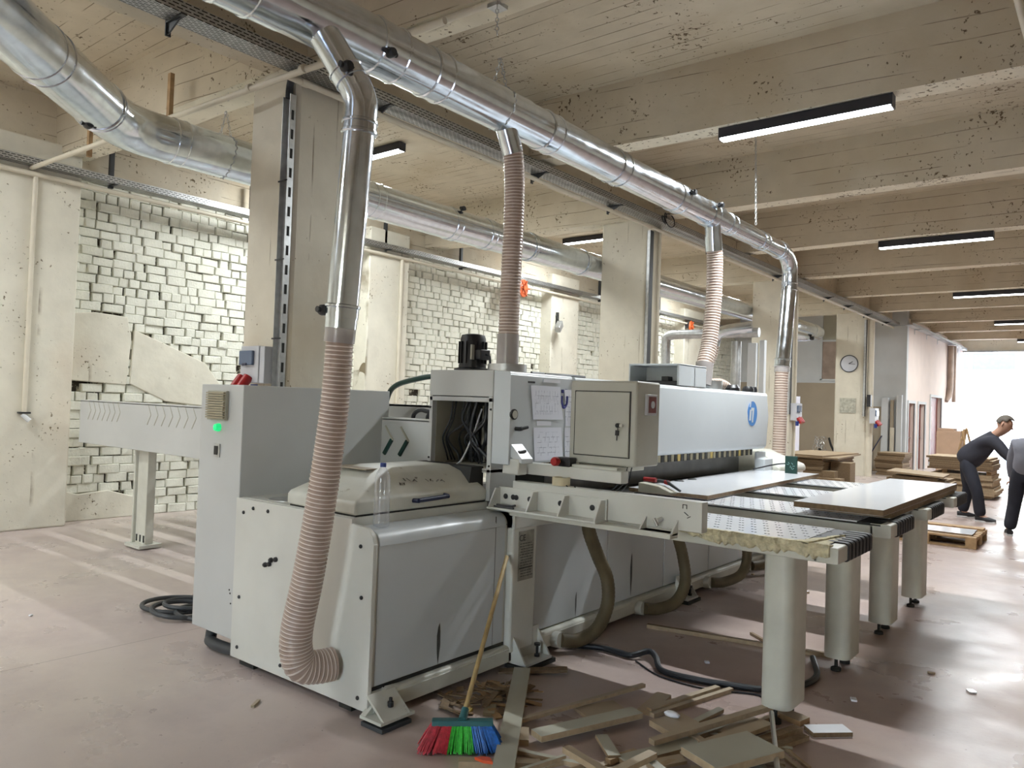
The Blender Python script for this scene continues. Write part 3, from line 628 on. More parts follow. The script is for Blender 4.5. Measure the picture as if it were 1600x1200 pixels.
# end plate and pressure beam
bp = [(-3.60, 1.25), (-3.10, 1.245), (-3.02, 1.25)] + arc(-3.02, 1.30, .05, -90, 0, 5) + [(-2.955, 1.60), (-2.975, 1.815)] + arc(-3.0, 1.815, .025, 0, 90, 4) + [(-3.60, 1.845)]
bm1 = MB().prism(bp, 'Y', 4.42, 8.07).build('pressure_beam', 'white', saw, bevel=.004)
b2 = [(-3.13, 1.26), (-2.99, 1.26), (-2.985, 1.60), (-2.995, 1.825)] + arc(-3.015, 1.825, .02, 0, 90, 4) + [(-3.13, 1.848)]
bm2 = MB().prism(b2, 'Y', 3.725, 4.415).build('beam_end_plate', 'white', saw, bevel=.004)
MB().box((-4.1, 4.36, 1.25), (-3.6, 8.05, 1.80)).build('rear_housing', 'greysheet', saw, bevel=.01)
MB().prism([(-3.02, 1.15), (-2.94, 1.15), (-2.94, 1.0), (-3.05, 1.0), (-3.05, 1.22), (-3.02, 1.22)], 'Y', 7.95, 8.20).build('far_end_leg', 'white', saw, bevel=.01)
# brand letter fragment showing beside the sheets, and a dash above
bl = MB(); y0 = 4.27
bl.tube(spline([(-2.984, y0, 1.705), (-2.984, y0+.002, 1.655), (-2.984, y0+.03, 1.627), (-2.984, y0+.06, 1.655), (-2.984, y0+.064, 1.705)], 6), .0105, 8)
bl.box((-2.988, y0+.0, 1.725), (-2.983, y0+.022, 1.748)).box((-2.988, y0+.045, 1.73), (-2.983, y0+.066, 1.753))
bl.build('brand_letter', 'printnavy', saw)
MB().box((-2.990, 3.90, 1.778), (-2.986, 3.97, 1.790)).build('dash_mark', 'print', saw, smooth=0)
lg = MB().lathe([(.125, 0), (.125, .004)], (-2.958, 7.62, 1.62), 32, 'X').build('round_logo', 'logo', saw)
gl = MB(); X = -2.9535
gl.prism([(7.53, 1.55), (7.57, 1.55), (7.585, 1.66), (7.545, 1.66)], 'X', X, X+.003).prism([(7.575, 1.68), (7.655, 1.68), (7.63, 1.53), (7.60, 1.53), (7.615, 1.65), (7.58, 1.65)], 'X', X, X+.003).prism([(7.535, 1.685), (7.56, 1.685), (7.575, 1.735), (7.55, 1.735)], 'X', X, X+.003)
gl.build('logo_figure', 'white', lg, smooth=0)
# gauge and clamp levers on the end plate
gz = MB().lathe([(.034, 0), (.034, .014), (.026, .016)], (-2.990, 3.755, 1.575), 20, 'X').build('gauge', 'black', saw)
MB().lathe([(.025, .016), (.025, .018)], (-2.990, 3.755, 1.575), 20, 'X').build('gauge_dial', 'boxgrey', gz)
for (y, z) in ((3.79, 1.485), (3.775, 1.335)):
    l = MB().tube([(-2.985, y-.01, z), (-2.955, y-.005, z), (-2.94, y, z+.003)], .014, 10).tube([(-2.945, y-.012, z), (-2.935, y+.05, z+.012)], [.012, .010], 10).build('clamp_lever', 'black', saw)
MB().prism([(-3.0, 1.40), (-2.90, 1.30), (-2.90, 1.27), (-3.0, 1.31)], 'Y', 3.745, 3.86).build('ramp_block', 'white', saw, bevel=.004)
MB().box((-3.05, 3.74, 1.20), (-2.92, 3.83, 1.30)).build('clamp_block', 'cream', saw, bevel=.008)
# pads under the beam
k = 0; y = 4.02
while y < 7.9:
    MB().box((-3.12, y, 1.185), (-3.06, y+.05, 1.262)).build('pressure_pad', 'yellow' if k % 11 == 2 else ('yellowbr' if k % 2 else 'dark'), saw, smooth=0)
    y += .062; k += 1
MB().box((-3.5, 4.4, 1.0), (-3.2, 7.9, 1.20)).build('beam_shade_box', M['tableplate'], saw, smooth=0)  # dark block added to stand for the shade under the pressure beam
for yy, ww in ((4.35, .05), (4.5, .04), (5.75, .06), (6.0, .05)): MB().lathe([(.05, 0), (.05, .02), (.03, .04)], (-2.97, yy+.3, .995), 14).build('suction_cup', 'rubber', saw)
# swing arm carrying the control box, with the emergency button
MB().box((-3.0, 3.86, 1.20), (-2.26, 3.945, 1.272)).build('swing_arm', 'cream', saw, bevel=.006)
MB().box((-2.62, 3.88, 1.262), (-2.30, 4.2, 1.288)).build('arm_bracket', 'creamdirty', saw, bevel=.004)
eb = MB().lathe([(.006, 0), (.013, -.005), (.013, .02)], (-2.70, 3.85, 1.30), 12, 'Y').build('emergency_button_neck', 'yellow', saw)
MB().lathe([(.022, -.045), (.028, -.035), (.028, -.012), (.012, -.005)], (-2.70, 3.845, 1.30), 18, 'Y').build('emergency_button', 'red', saw)
MB().box((-2.73, 3.86, 1.268), (-2.62, 3.93, 1.325)).build('button_box', 'black', saw, bevel=.004)
# fence with its ribbed bracket
MB().box((-3.0, 3.79, .995), (-1.725, 3.86, 1.158)).build('fence', 'cream', saw, bevel=.004)
fb = MB(); fb.box((-3.10, 3.66, .985), (-2.30, 3.80, .997)); fb.box((-3.10, 3.775, .985), (-2.30, 3.79, 1.115))
for x in (-3.09, -2.795, -2.565, -2.315):
    fb.prism([(3.66, .99), (3.79, .99), (3.79, 1.11), (3.73, 1.11)], 'X', x-.006, x+.006)
fb.build('fence_bracket', 'cream', saw, bevel=.003)
MB().box((-2.95, 3.70, .955), (-1.86, 3.79, .985)).build('bracket_lip', 'creamdirty', saw, bevel=.004)
for x in (-3.04, -2.98, -2.955, -2.85, -2.62, -2.395): MB().lathe([(.017, 0), (.017, -.006), (.010, -.008)], (x, 3.777, 1.058), 12, 'Y').build('bolt', 'black', saw)
ec = MB(); ec.box((-2.06, 3.72, .972), (-1.86, 3.79, .985)); ec.prism([(3.72, .985), (3.79, .985), (3.79, 1.05)], 'X', -2.06, -2.05); ec.prism([(3.72, .985), (3.79, .985), (3.79, 1.05)], 'X', -1.87, -1.86)
ec.build('fence_end_bracket', 'cream', saw)
MB().tube([(-1.96, 3.79, 1.045), (-1.96, 3.73, 1.04)], .012, 10).tube([(-1.975, 3.735, 1.05), (-1.95, 3.73, 1.012)], .010, 8).build('fence_end_bolt', 'steel', saw)
sm = MB()
sm.box((-1.838, 3.788, 1.115), (-1.834, 3.79, 1.138)).box((-1.838, 3.788, 1.134), (-1.812, 3.79, 1.138)).box((-1.816, 3.788, 1.115), (-1.812, 3.79, 1.138)).obox((-1.815, 3.789, 1.088), (.03, .002, .004), Euler((0, .6, 0)).to_matrix()).obox((-1.80, 3.789, 1.072), (.022, .002, .004), Euler((0, -.5, 0)).to_matrix())
sm.build('handwriting', 'print', saw, smooth=0)
MB().tube([(-3.05, 3.70, 1.01), (-2.93, 3.70, 1.012), (-2.90, 3.695, 1.02)], .007, 8).tube([(-3.05, 3.675, 1.004), (-2.9, 3.68, 1.004)], .006, 8).build('clamp_rod', 'black', saw)
# top: motor, top box, hose collars, cables
mo = MB().lathe([(.125, 1.852), (.125, 1.868), (.095, 1.878), (.095, 1.90)], (-3.50, 3.93, 0), 28).build('motor', 'black', saw)
mbd = MB().lathe([(.088, 1.90), (.088, 2.075), (.080, 2.10), (.05, 2.108)], (-3.50, 3.93, 0), 28)
for k in range(14):
    a = k*2*math.pi/14; mbd.obox((-3.50+.092*math.cos(a), 3.93+.092*math.sin(a), 1.98), (.016, .006, .15), Matrix.Rotation(a, 3, 'Z'))
mbd.build('motor_body', 'black', mo)
MB().box((-3.43, 3.87, 1.93), (-3.375, 3.97, 2.0)).build('terminal_box', 'black', mo, bevel=.006)
MB().box((-3.4435, 3.842, 1.93), (-3.43, 3.868, 2.03)).build('motor_plate', 'boxdark', mo)
MB().tube(spline([(-3.37, 3.92, 1.965), (-3.33, 3.91, 1.95), (-3.325, 3.91, 1.89), (-3.34, 3.91, 1.85)], 6), .008, 8).build('motor_cable', 'cable', mo)
tb = MB(); tb.box((-3.47, 6.0, 2.015), (-2.98, 6.55, 2.032)); tb.box((-3.47, 6.0, 1.845), (-3.455, 6.55, 2.015)); tb.prism([(-2.998, 1.845), (-2.98, 1.845), (-2.98, 2.03), (-2.998, 2.03)], 'Y', 6.0, 6.55); tb.box((-3.47, 6.3, 1.845), (-2.98, 6.32, 2.02))
tb.build('top_box', 'white', saw, bevel=.004)
MB().box((-3.40, 6.05, 1.846), (-3.02, 6.28, 1.885)).box((-3.25, 6.2, 1.885), (-3.18, 6.28, 1.93)).build('top_drive', 'black', saw, bevel=.004)
MB().lathe([(.13, 1.845), (.13, 1.93)], (-3.20, 7.1, 0), 20).build('hose_collar', 'zincdull', saw)
MB().lathe([(.13, 1.845), (.13, 1.90)], (-3.20, 3.94, 0), 20).build('hose_collar', 'zincdull', saw)
for yy, s in ((7.35, .07), (7.75, .06), (7.9, .04)): MB().lathe([(s, 1.84), (s, 1.87), (s*.7, 1.90)], (-3.06, yy, 0), 16).build('top_knob', 'black', saw)
MB().tube(spline([(-3.15, 4.3, 1.852), (-3.1, 4.5, 1.853), (-3.12, 4.75, 1.853)], 5), .012, 6).tube(spline([(-3.08, 4.05, 1.851), (-3.09, 4.2, 1.852)], 4), .01, 6).build('top_cable', 'cable', saw)
# far end hood
hd = hood(8.20, 9.05, -3.76, -2.86, .98, 1.22, 'hood'); [setattr(v, 'y', 17.25-v.y) for v in hd.v]
hd.build('far_hood', 'creamdirty', saw, bevel=.02, smooth=.9)
MB().box((-4.1, 8.20, .06), (-2.90, 9.08, .98)).build('far_housing', 'cream', saw, bevel=.01)
MB().box((-2.85, 8.35, 1.03), (-2.82, 8.50, 1.06)).build('far_handle', 'black', saw)

# control box on the swing arm
cb = thing('control_box', (-2.455, 4.1, 1.29), 'grey beige control box with locked door and hanging key, above the saw fence', 'control box')
MB().box((-2.695, 3.955, 1.292), (-2.225, 4.24, 1.80)).build('box_body', ['boxgrey'], cb, bevel=.012)
dr = MB().box((-2.652, 3.947, 1.348), (-2.272, 3.957, 1.732)).build('door', 'boxgrey', cb, bevel=.003)
dg = MB()
for a in (((-2.660, 3.9535, 1.342), (-2.264, 3.956, 1.347)), ((-2.660, 3.9535, 1.733), (-2.264, 3.956, 1.738)), ((-2.660, 3.9535, 1.342), (-2.653, 3.956, 1.738)), ((-2.271, 3.9535, 1.342), (-2.264, 3.956, 1.738))): dg.box(*a)
dg.build('door_gap', 'gap', cb, smooth=0)
lk = MB().lathe([(.014, 0), (.014, -.018), (.010, -.022)], (-2.34, 3.947, 1.535), 16, 'Y').build('lock', 'black', dr)
MB().box((-2.328, 3.93, 1.527), (-2.305, 3.94, 1.543)).build('key_bow', 'steel', dr)
MB().prism([(-2.358, 1.475), (-2.335, 1.475), (-2.333, 1.505), (-2.356, 1.507)], 'Y', 3.938, 3.945).box((-2.349, 3.94, 1.445), (-2.344, 3.943, 1.476)).box((-2.343, 3.938, 1.505), (-2.339, 3.942, 1.53)).build('hanging_key', 'black', dr)
sk = MB().box((-2.225, 4.045, 1.60), (-2.205, 4.165, 1.725)).build('socket_plate', 'sockgrey', cb, bevel=.003)
MB().box((-2.206, 4.06, 1.615), (-2.203, 4.15, 1.712)).build('socket_face', mat('dark_red_socket', (.16, .03, .03), .4, var=.3, scale=40), sk)
MB().lathe([(.022, 0), (.022, .004)], (-2.204, 4.105, 1.664), 14, 'X').build('socket_ring', 'sockgrey', sk)
for z in (1.77, 1.55, 1.42, 1.33): MB().lathe([(.004, 0), (.003, .003)], (-2.226, 3.985, z), 8, 'X').build('rivet', 'boxdark', cb)
wire = MB()
for s in (0, .03, .06): wire.tube(spline([(-2.33+s, 4.0, 1.295), (-2.34+s, 3.93, 1.17), (-2.47+s*.6, 3.84, 1.085), (-2.55+s, 3.80, 1.10), (-2.66+s*2, 3.80, 1.165)], 8), .004, 6)
tag(wire.build('dangling_wires', 'cable'), 'thin black wires hanging under the grey control box in front of the fence', 'wires')

# electrical cabinet
ec = thing('electrical_cabinet', (-4.455, 3.2, .14), 'tall pale grey electrical cabinet with a vent grille and green lamp, beside the saw end', 'cabinet')
MB().box((-4.70, 2.64, .145), (-4.215, 3.835, 1.70)).build('cabinet_body', 'greysheet', ec, bevel=.005)
vg = MB().box((-4.59, 2.618, 1.475), (-4.375, 2.64, 1.66)).build('vent_grille', 'boxdark', ec, bevel=.004)
for k in range(11): MB().box((-4.585, 2.604, 1.486+k*.0155), (-4.38, 2.619, 1.4955+k*.0155)).build('slat', mat('grille_slat', (.33, .29, .20), .5) if k == 0 else bpy.data.materials['grille_slat'], vg, smooth=0)
MB().lathe([(.026, 0), (.026, -.012), (.020, -.03), (.008, -.036)], (-4.475, 2.64, 1.428), 18, 'Y').build('green_lamp', 'green', ec)
MB().box((-4.515, 2.632, 1.24), (-4.45, 2.641, 1.325)).box((-4.505, 2.628, 1.255), (-4.468, 2.633, 1.31), 1).build('switch_plate', ['zincdull', 'dark'], ec, smooth=0)
MB().tube(spline([(-4.63, 2.75, .15), (-4.635, 2.74, .05), (-4.60, 2.72, -.02+.06), (-4.45, 2.70, .045), (-4.28, 2.72, .05), (-4.23, 2.76, .09)], 8), .036, 14).build('conduit_hose', 'greyhose', ec)
for (x, z) in ((-4.27, .42), (-4.26, .36), (-4.28, .44)): MB().lathe([(.006, 0), (.004, -.003)], (x, 2.64, z), 8, 'Y').build('screw', 'black', ec)
tag(MB().tube(spline([(-4.9, 4.4, 1.55), (-4.7, 4.3, 1.73), (-4.35, 4.2, 1.80), (-4.0, 4.15, 1.82), (-3.75, 4.2, 1.70)], 8), .022, 12).build('green_black_cable', 'greenplate'), 'thick dark green cable rising behind the electrical cabinet', 'cable')

# paper drawings stuck on the saw
def sheet(y0, y1, z0, z1, tilt, label, m='drawing'):
    mb = MB(); N = 6; vs = []
    for i in range(N+1):
        for j in range(N+1):
            y = y0+(y1-y0)*i/N; z = z0+(z1-z0)*j/N; b = .004+.010*(1-j/N)**2*abs(i/N-.3)
            vs.append((-2.986+b, y+tilt*(z-z0), z))
    n = (N+1)**2; vs += [(v[0]-.0009, v[1], v[2]) for v in vs]
    q = lambda i, j: i*(N+1)+j
    fs = [(q(i, j), q(i+1, j), q(i+1, j+1), q(i, j+1)) for i in range(N) for j in range(N)]
    fs += [tuple(a+n for a in reversed(f)) for f in fs[:N*N]]
    e = [q(i, 0) for i in range(N+1)]+[q(N, j) for j in range(1, N+1)]+[q(i, N) for i in range(N-1, -1, -1)]+[q(0, j) for j in range(N-1, 0, -1)]
    fs += [(e[k], e[(k+1) % len(e)], e[(k+1) % len(e)]+n, e[k]+n) for k in range(len(e))]
    mb.add(vs, fs); o = mb.build('paper_sheet', m, smooth=.8); uv_planar(o, (1, 2)); return tag(o, label, 'paper')
sheet(3.955, 4.285, 1.545, 1.765, -.16, 'upper white printed sheet stuck on the saw above another sheet', 'drawing_rows')
sheet(3.985, 4.30, 1.275, 1.492, -.10, 'lower white printed sheet stuck on the saw, bottom edge curling')
sheet(4.325, 4.41, 1.50, 1.75, -.1, 'upper white sheet mostly hidden behind the control box')
sheet(4.33, 4.41, 1.27, 1.49, -.06, 'lower white sheet mostly hidden behind the control box')
mbt = MB().box((-2.988, 4.0, 1.505), (-2.984, 4.16, 1.535)).box((-2.988, 4.06, 1.79), (-2.984, 4.25, 1.81)); mbt.build('sticker_strip', 'paper', saw, smooth=0)
# bottle on the shelf
bt = thing('water_bottle', (-3.08, 2.775, .966), 'empty clear plastic water bottle with blue cap on the saw housing shelf', 'bottle')
pr = [(.030, .966), (.041, .970), (.043, .985)]
for k in range(9): z = .995+k*.0125; pr += [(.043, z), (.0405, z+.006)]
pr += [(.043, 1.11), (.039, 1.125), (.039, 1.135), (.043, 1.15)]
for k in range(4): z = 1.16+k*.014; pr += [(.0425, z), (.040, z+.007)]
pr += [(.041, 1.222), (.033, 1.25), (.019, 1.275), (.014, 1.283), (.014, 1.292)]
MB().lathe(pr, (-3.08, 2.775, 0), 22).build('bottle_body', 'clear', bt, smooth=1.2)
MB().lathe([(.0165, 1.283), (.0165, 1.302), (.0145, 1.305)], (-3.08, 2.775, 0), 18).build('bottle_cap', 'blue', bt)
# tape roll on the fence
tp = MB(); n = 28
for r0, r1 in (((.040), (.055)),):
    vs = []
    for z in (1.160, 1.208):
        for r in (r0, r1):
            vs += [(-2.655+r*math.cos(2*math.pi*k/n), 3.825+r*math.sin(2*math.pi*k/n), z) for k in range(n)]
    fs = []
    for k in range(n):
        k2 = (k+1) % n; fs += [(k, k2, n+k2, n+k), (2*n+k, 3*n+k, 3*n+k2, 2*n+k2), (k, 2*n+k, 2*n+k2, k2), (n+k, n+k2, 3*n+k2, 3*n+k)]
    tp.add(vs, fs)
tag(tp.build('tape_roll', 'tapecream'), 'roll of cream masking tape lying on top of the saw fence', 'tape')
# hand tool and switch box on the laminate panel
tl = thing('hand_tool', (-2.62, 5.1, 1.03), 'red and dark grey hand tool lying on the white panel beside the control box', 'tool')
MB().prism([(-2.76, 1.033), (-2.50, 1.033), (-2.50, 1.05), (-2.60, 1.085), (-2.76, 1.10)], 'Y', 4.96, 5.06).build('tool_base', 'boxdark', tl, bevel=.004)
MB().tube([(-2.78, 5.08, 1.115), (-2.68, 5.08, 1.115)], .018, 10).tube([(-2.60, 5.06, 1.112), (-2.565, 5.06, 1.105)], .016, 10).build('tool_grip', 'red', tl)
MB().tube([(-2.66, 5.07, 1.115), (-2.58, 5.06, 1.112), (-2.46, 5.03, 1.06)], [.013, .014, .008], 10).build('tool_body', 'greyhose', tl)

# ================================================================== REAR ROLLER TABLE
rt = thing('infeed_table', (-6.5, 4.6, 0), 'long pale grey side table with chevron slots, behind the electrical cabinet', 'machine table')
MB().box((-9.33, 3.77, 1.025), (-3.72, 3.80, 1.505)).box((-9.33, 3.77, 1.49), (-3.72, 3.86, 1.512)).build('side_panel', 'greysheet', rt, bevel=.004)
MB().box((-9.33, 6.9, 1.10), (-3.8, 6.93, 1.46)).box((-9.33, 3.8, 1.10), (-9.30, 6.9, 1.40)).build('far_panel', 'greysheet', rt, bevel=.003)
MB().box((-5.4, 4.58, 1.46), (-3.7, 4.64, 1.60)).box((-5.4, 4.58, 1.58), (-3.7, 4.70, 1.60)).build('cable_shelf', 'greysheet', rt, bevel=.003)
MB().box((-9.2, 3.80, 1.02), (-3.9, 3.90, 1.12)).box((-9.2, 6.78, 1.0), (-3.9, 6.88, 1.10)).build('frame_rail', 'zincdull', rt, bevel=.003)
def chev(x, m='boxdark'):
    c = MB()
    c.obox((x+.03, 3.769, 1.445), (.115, .004, .0055), Euler((0, 1.0, 0)).to_matrix()); c.obox((x+.022, 3.769, 1.345), (.12, .004, .008), Euler((0, -.95, 0)).to_matrix())
    return c.build('vent_slot', m, rt, smooth=0)
for k in range(7): chev(-9.10+k*.118)
for k in range(7): chev(-7.72+k*.145)
for x in (-4.19, -4.03):
    MB().obox((x+.06, 3.766, 1.40), (.13, .008, .012), Euler((0, .85, 0)).to_matrix()).build('vent_slot', 'boxdark', rt, smooth=0)
    MB().obox((x+.055, 3.762, 1.30), (.13, .016, .026), Euler((0, -.95, 0)).to_matrix()).build('vent_slot', 'greenplate', rt, smooth=0)
def tleg(x, y):
    f = MB(); f.box((x-.14, y-.06, .05), (x-.11, y+.10, 1.04)); f.box((x-.11, y-.03, .05), (x+.10, y+.06, 1.04)); f = f.build('leg', 'creamdirty', rt, bevel=.006)
    MB().box((x-.19, y-.10, .012), (x+.13, y+.14, .05)).build('leg_foot', 'creamdirty', f, bevel=.004)
    for q in range(3): MB().box((x-.085+q*.075, y-.034, .07), (x-.06+q*.075, y-.029, .14)).build('leg_slot', 'gap', f, smooth=0)
tleg(-7.98, 3.90); tleg(-7.98, 6.8); tleg(-4.9, 6.8)
for k in range(9): MB().box((-9.2, 4.1+k*.32, 1.12), (-3.95, 4.26+k*.32, 1.20)).build('support_bar', 'zincdull', rt, smooth=0)
cl = MB()
for k, (x, s) in enumerate(((-4.55, .12), (-4.38, .11), (-4.28, .12))): cl.tube(spline([(x-.1, 4.5, 1.44), (x-.07, 4.48, 1.52), (x+.02, 4.46, 1.56), (x+.12, 4.46, 1.55), (x+.22, 4.48, 1.54)], 6), .018, 8)
tag(cl.build('looped_cables', 'cable'), 'looped thick black cables behind the pale side panel near the saw', 'cable')

# ================================================================== DUCTS, HOSES, TRAYS, LAMPS
def band(mb, p, d, r, w=.012, t=.006):
    """raised ring round a pipe at p, axis d"""
    d = Vector(d).normalized(); p = Vector(p); mb.tube([p-d*w, p-d*w*.5, p+d*w*.5, p+d*w], [r+.001, r+t, r+t, r+.001], 28, True)
    return mb
def joint(parent, p, d, r, w=.07, two=True):
    mb = MB(); d = Vector(d).normalized(); p = Vector(p)
    mb.tube([p-d*w, p+d*w], r+.004, 32); band(mb, p-d*w, d, r+.002, .010, .008)
    if two: band(mb, p+d*w, d, r+.002, .010, .008)
    return mb.build('pipe_joint', 'zinc', parent, smooth=.5)
def clamp_knob(parent, p, s=.022):
    mb = MB().lathe([(s*.8, -s), (s, -s*.6), (s, s*.6), (s*.8, s)], p, 12, 'X').lathe([(s*.55, -s*1.5), (s*.55, s*1.5)], p, 10, 'Y')
    return mb.build('clamp_knob', 'black', parent)
DX, DZ = -3.20, 3.555
d1 = thing('extraction_duct', (DX, 4, DZ), 'long shiny round extraction duct hanging over the panel saw', 'duct')
segs = [(-3.0, .9, .150), (.9, 2.12, .150), (2.12, 2.78, .146), (2.78, 4.0, .139), (4.0, 5.25, .134), (5.25, 6.35, .128), (6.35, 7.2, .118), (7.2, 8.0, .099), (8.0, 8.95, .096)]
for i, (a, b, r) in enumerate(segs):
    MB().tube([(DX, a, DZ), (DX, b, DZ)], r, 40).build('pipe_section', 'zinc', d1, smooth=.5)
for y, r in ((1.86, .150), (2.76, .145), (3.15, .139), (4.28, .134), (5.22, .133), (6.28, .127), (6.98, .118), (7.45, .099), (8.35, .096)): joint(d1, (DX, y, DZ), (0, 1, 0), r, .085 if y < 3 else .06)
for y, z in ((2.70, 3.48), (6.95, 3.62), (6.35, 3.60)): clamp_knob(d1, (DX+.140, y, z), .026)
# near branch to the saw end
br = MB(); br.tube([(-3.215, 2.30, 3.57), (-3.00, 2.44, 3.17)], .080, 36); br.build('branch_pipe', 'zinc', d1, smooth=.5)
joint(d1, (-3.04, 2.41, 3.245), (.21, .14, -.39), .080, .03, False)
MB().tube(spline([(-3.02, 2.43, 3.21), (-2.99, 2.452, 3.12), (-2.992, 2.455, 3.02)], 4), .083, 36).build('elbow', 'zinc', d1, smooth=.5)
MB().tube([(-2.992, 2.455, 3.04), (-3.072, 2.45, 1.99)], .0785, 40).build('drop_pipe', 'zinc', d1, smooth=.5)
joint(d1, (-2.994, 2.455, 2.99), (-.05, 0, -1), .081, .025); joint(d1, (-3.066, 2.45, 2.07), (-.07, 0, -1), .079, .03, False)
clamp_knob(d1, (-2.975, 2.345, 3.255), .028); clamp_knob(d1, (-3.135, 2.39, 2.08), .028)
# second branch stub, third, and the far end elbow with its drop pipe
MB().tube([(DX, 3.82, 3.50), (-3.19, 3.91, 3.30)], .070, 30).build('branch_pipe', 'zinc', d1, smooth=.5)
MB().tube([(DX, 7.08, 3.5), (DX, 7.12, 3.26)], .078, 30).build('branch_pipe', 'zinc', d1, smooth=.5)
MB().tube(spline([(DX, 8.93, DZ), (DX, 9.18, DZ-.03), (DX, 9.32, DZ-.16), (DX, 9.33, DZ-.38)], 6), .090, 30).build('elbow', 'zinc', d1, smooth=.5)
MB().tube([(DX, 9.33, 3.2), (DX, 9.15, 2.22)], .085, 30).build('drop_pipe', 'zinc', d1, smooth=.5)
joint(d1, (DX, 8.95, DZ), (0, 1, 0), .097, .04); joint(d1, (DX, 9.33, 3.17), (0, 0, 1), .088, .04); joint(d1, (DX, 9.15, 2.23), (0, -.1, -1), .086, .04)

d2 = thing('rear_duct', (-6.45, 6, 3.8), 'long shiny round duct running behind the columns with a bend near the camera end', 'duct')
X2, Z2, R2 = -6.45, 3.80, .192
elb = spline([(-6.12, 2.50, Z2), (-6.33, 2.73, Z2), (-6.43, 2.95, Z2), (X2, 3.25, Z2)], 5)
MB().tube([(-3.2, -.42, Z2), (-5.50, 1.88, Z2)], R2+.004, 44).build('pipe_section', 'zinc', d2, smooth=.5)
MB().tube([(-5.50, 1.88, Z2), (-6.13, 2.51, Z2)], R2, 44).build('pipe_section', 'zinc', d2, smooth=.5)
MB().tube(elb, R2, 44).build('elbow', 'zinc', d2, smooth=.5)
ys = [3.25, 5.6, 6.9, 7.4, 9.0, 11.0, 13.3, 15.2, 20.5]
for a, b in zip(ys, ys[1:]): MB().tube([(X2, a, Z2), (X2, b, Z2)], R2-.004*(a > 7), 40).build('pipe_section', 'zinc', d2, smooth=.5)
joint(d2, (-5.50, 1.88, Z2), (-1, 1, 0), R2, .06); joint(d2, (-6.13, 2.51, Z2), (-1, 1, 0), R2, .02); joint(d2, (X2, 3.28, Z2), (0, 1, 0), R2, .05)
for y in (5.5, 6.75, 7.4, 8.3, 9.6, 10.9, 11.7, 14.4): joint(d2, (X2, y, Z2), (0, 1, 0), R2, .025 if y > 8 else .05)
clamp_knob(d2, (-6.08, 2.42, 3.62), .035); clamp_knob(d2, (-6.3, 6.8, 3.98), .03)
MB().tube(spline([(X2, 20.45, Z2), (X2, 20.9, Z2), (-6.50, 21.15, Z2), (-6.75, 21.38, Z2), (-7.1, 21.42, Z2)], 5), R2, 36).build('elbow', 'zinc', d2, smooth=.5)
clamp_knob(d2, (-6.35, 20.3, 3.58), .05)

def chain(name, pts, label, link=.035):
    mb = MB(); pts = [Vector(p) for p in pts]; k = 0
    for a, b in zip(pts, pts[1:]):
        n = max(1, int((b-a).length/link/.8)); d = (b-a).normalized()
        for i in range(n):
            c = a+(b-a)*(i+.5)/n; s = d.orthogonal().normalized(); s = s if k % 2 else d.cross(s); k += 1
            e = d*link*.5; q = s*link*.26
            mb.tube([c-e*.9, c-e*.5+q, c+e*.5+q, c+e*.9, c+e*.5-q, c-e*.5-q, c-e*.9], .0035, 5, False)
    return tag(mb.build(name, 'zincdull', smooth=.8), label, 'chain')
def loop_round(x, y, z, r, drop):
    return [(x, y, z+drop)] + [(x+r*math.sin(a), y+.02*math.sin(2*a), z+r*math.cos(a)) for a in [math.radians(20+40*i) for i in range(9)]] + [(x, y, z+drop)]
chain('hanging_chain', [(DX, 3.66, 5.06), (DX, 3.72, 4.02)], 'thin steel chain dropping from the ceiling to the main duct above the second hose')
chain('hanging_chain', loop_round(DX, 3.76, DZ, .14, .33), 'chain loop slung around the main duct beside the second hose')
chain('hanging_chain', [(DX, 8.1, 5.06), (DX, 8.2, 3.7)], 'thin chain holding the far end of the main duct')
chain('hanging_chain', [(-6.42, 3.85, 5.06), (-6.45, 3.75, 4.32)], 'thin chain dropping to the rear duct beside the first column')
chain('hanging_chain', loop_round(X2, 3.74, Z2, .20, .42), 'chain loop slung around the rear duct beside the first column')
chain('hanging_chain', [(-6.45, 14.4, 5.06), (-6.45, 14.4, 4.0)], 'thin chain holding the rear duct near the third column')

# flexible ribbed hoses
def flex(name, pts, r, label, pitch=.021, n=24, m=('film', 'rib'), rmul=None):
    sp = spline(pts, 24); L = [0]
    for a, b in zip(sp, sp[1:]): L.append(L[-1]+(b-a).length)
    out = []; rs = []; N = int(L[-1]/pitch)*4; j = 0
    for i in range(N+1):
        s = L[-1]*i/N
        while j < len(L)-2 and L[j+1] < s: j += 1
        t = (s-L[j])/max(1e-9, L[j+1]-L[j]); out.append(sp[j].lerp(sp[j+1], t))
        f = rmul(s/L[-1]) if rmul else 1
        rs.append(r*f*(1.0 if i % 4 in (0, 1) else .95))
    mb = MB().tube(out, rs, n, True, mi=lambda i: 1 if i % 4 == 0 else 0)
    h = thing(name, pts[0], label, 'hose')
    o = mb.build('hose_body', list(m), h, smooth=1.0)
    return h
h1 = flex('flexible_hose', [(-3.074, 2.45, 1.965), (-3.099, 2.45, 1.583), (-3.157, 2.44, 1.128), (-3.225, 2.43, .74), (-3.285, 2.42, .47), (-3.30, 2.43, .34), (-3.29, 2.46, .26), (-3.265, 2.54, .24), (-3.245, 2.62, .24)], .071, 'copper coloured ribbed flexible hose curving down to the saw end panel', rmul=lambda t: .98+.24*t)
MB().tube([(-3.068, 2.45, 2.03), (-3.080, 2.45, 1.92)], .0765, 28).build('hose_cuff', 'cuff', h1)
h2 = flex('flexible_hose', [(-3.19, 3.90, 3.34), (-3.19, 3.93, 3.2), (-3.19, 3.945, 2.9), (-3.20, 3.945, 2.4), (-3.20, 3.94, 1.9)], .069, 'upright ribbed flexible hose beside the black motor on the saw')
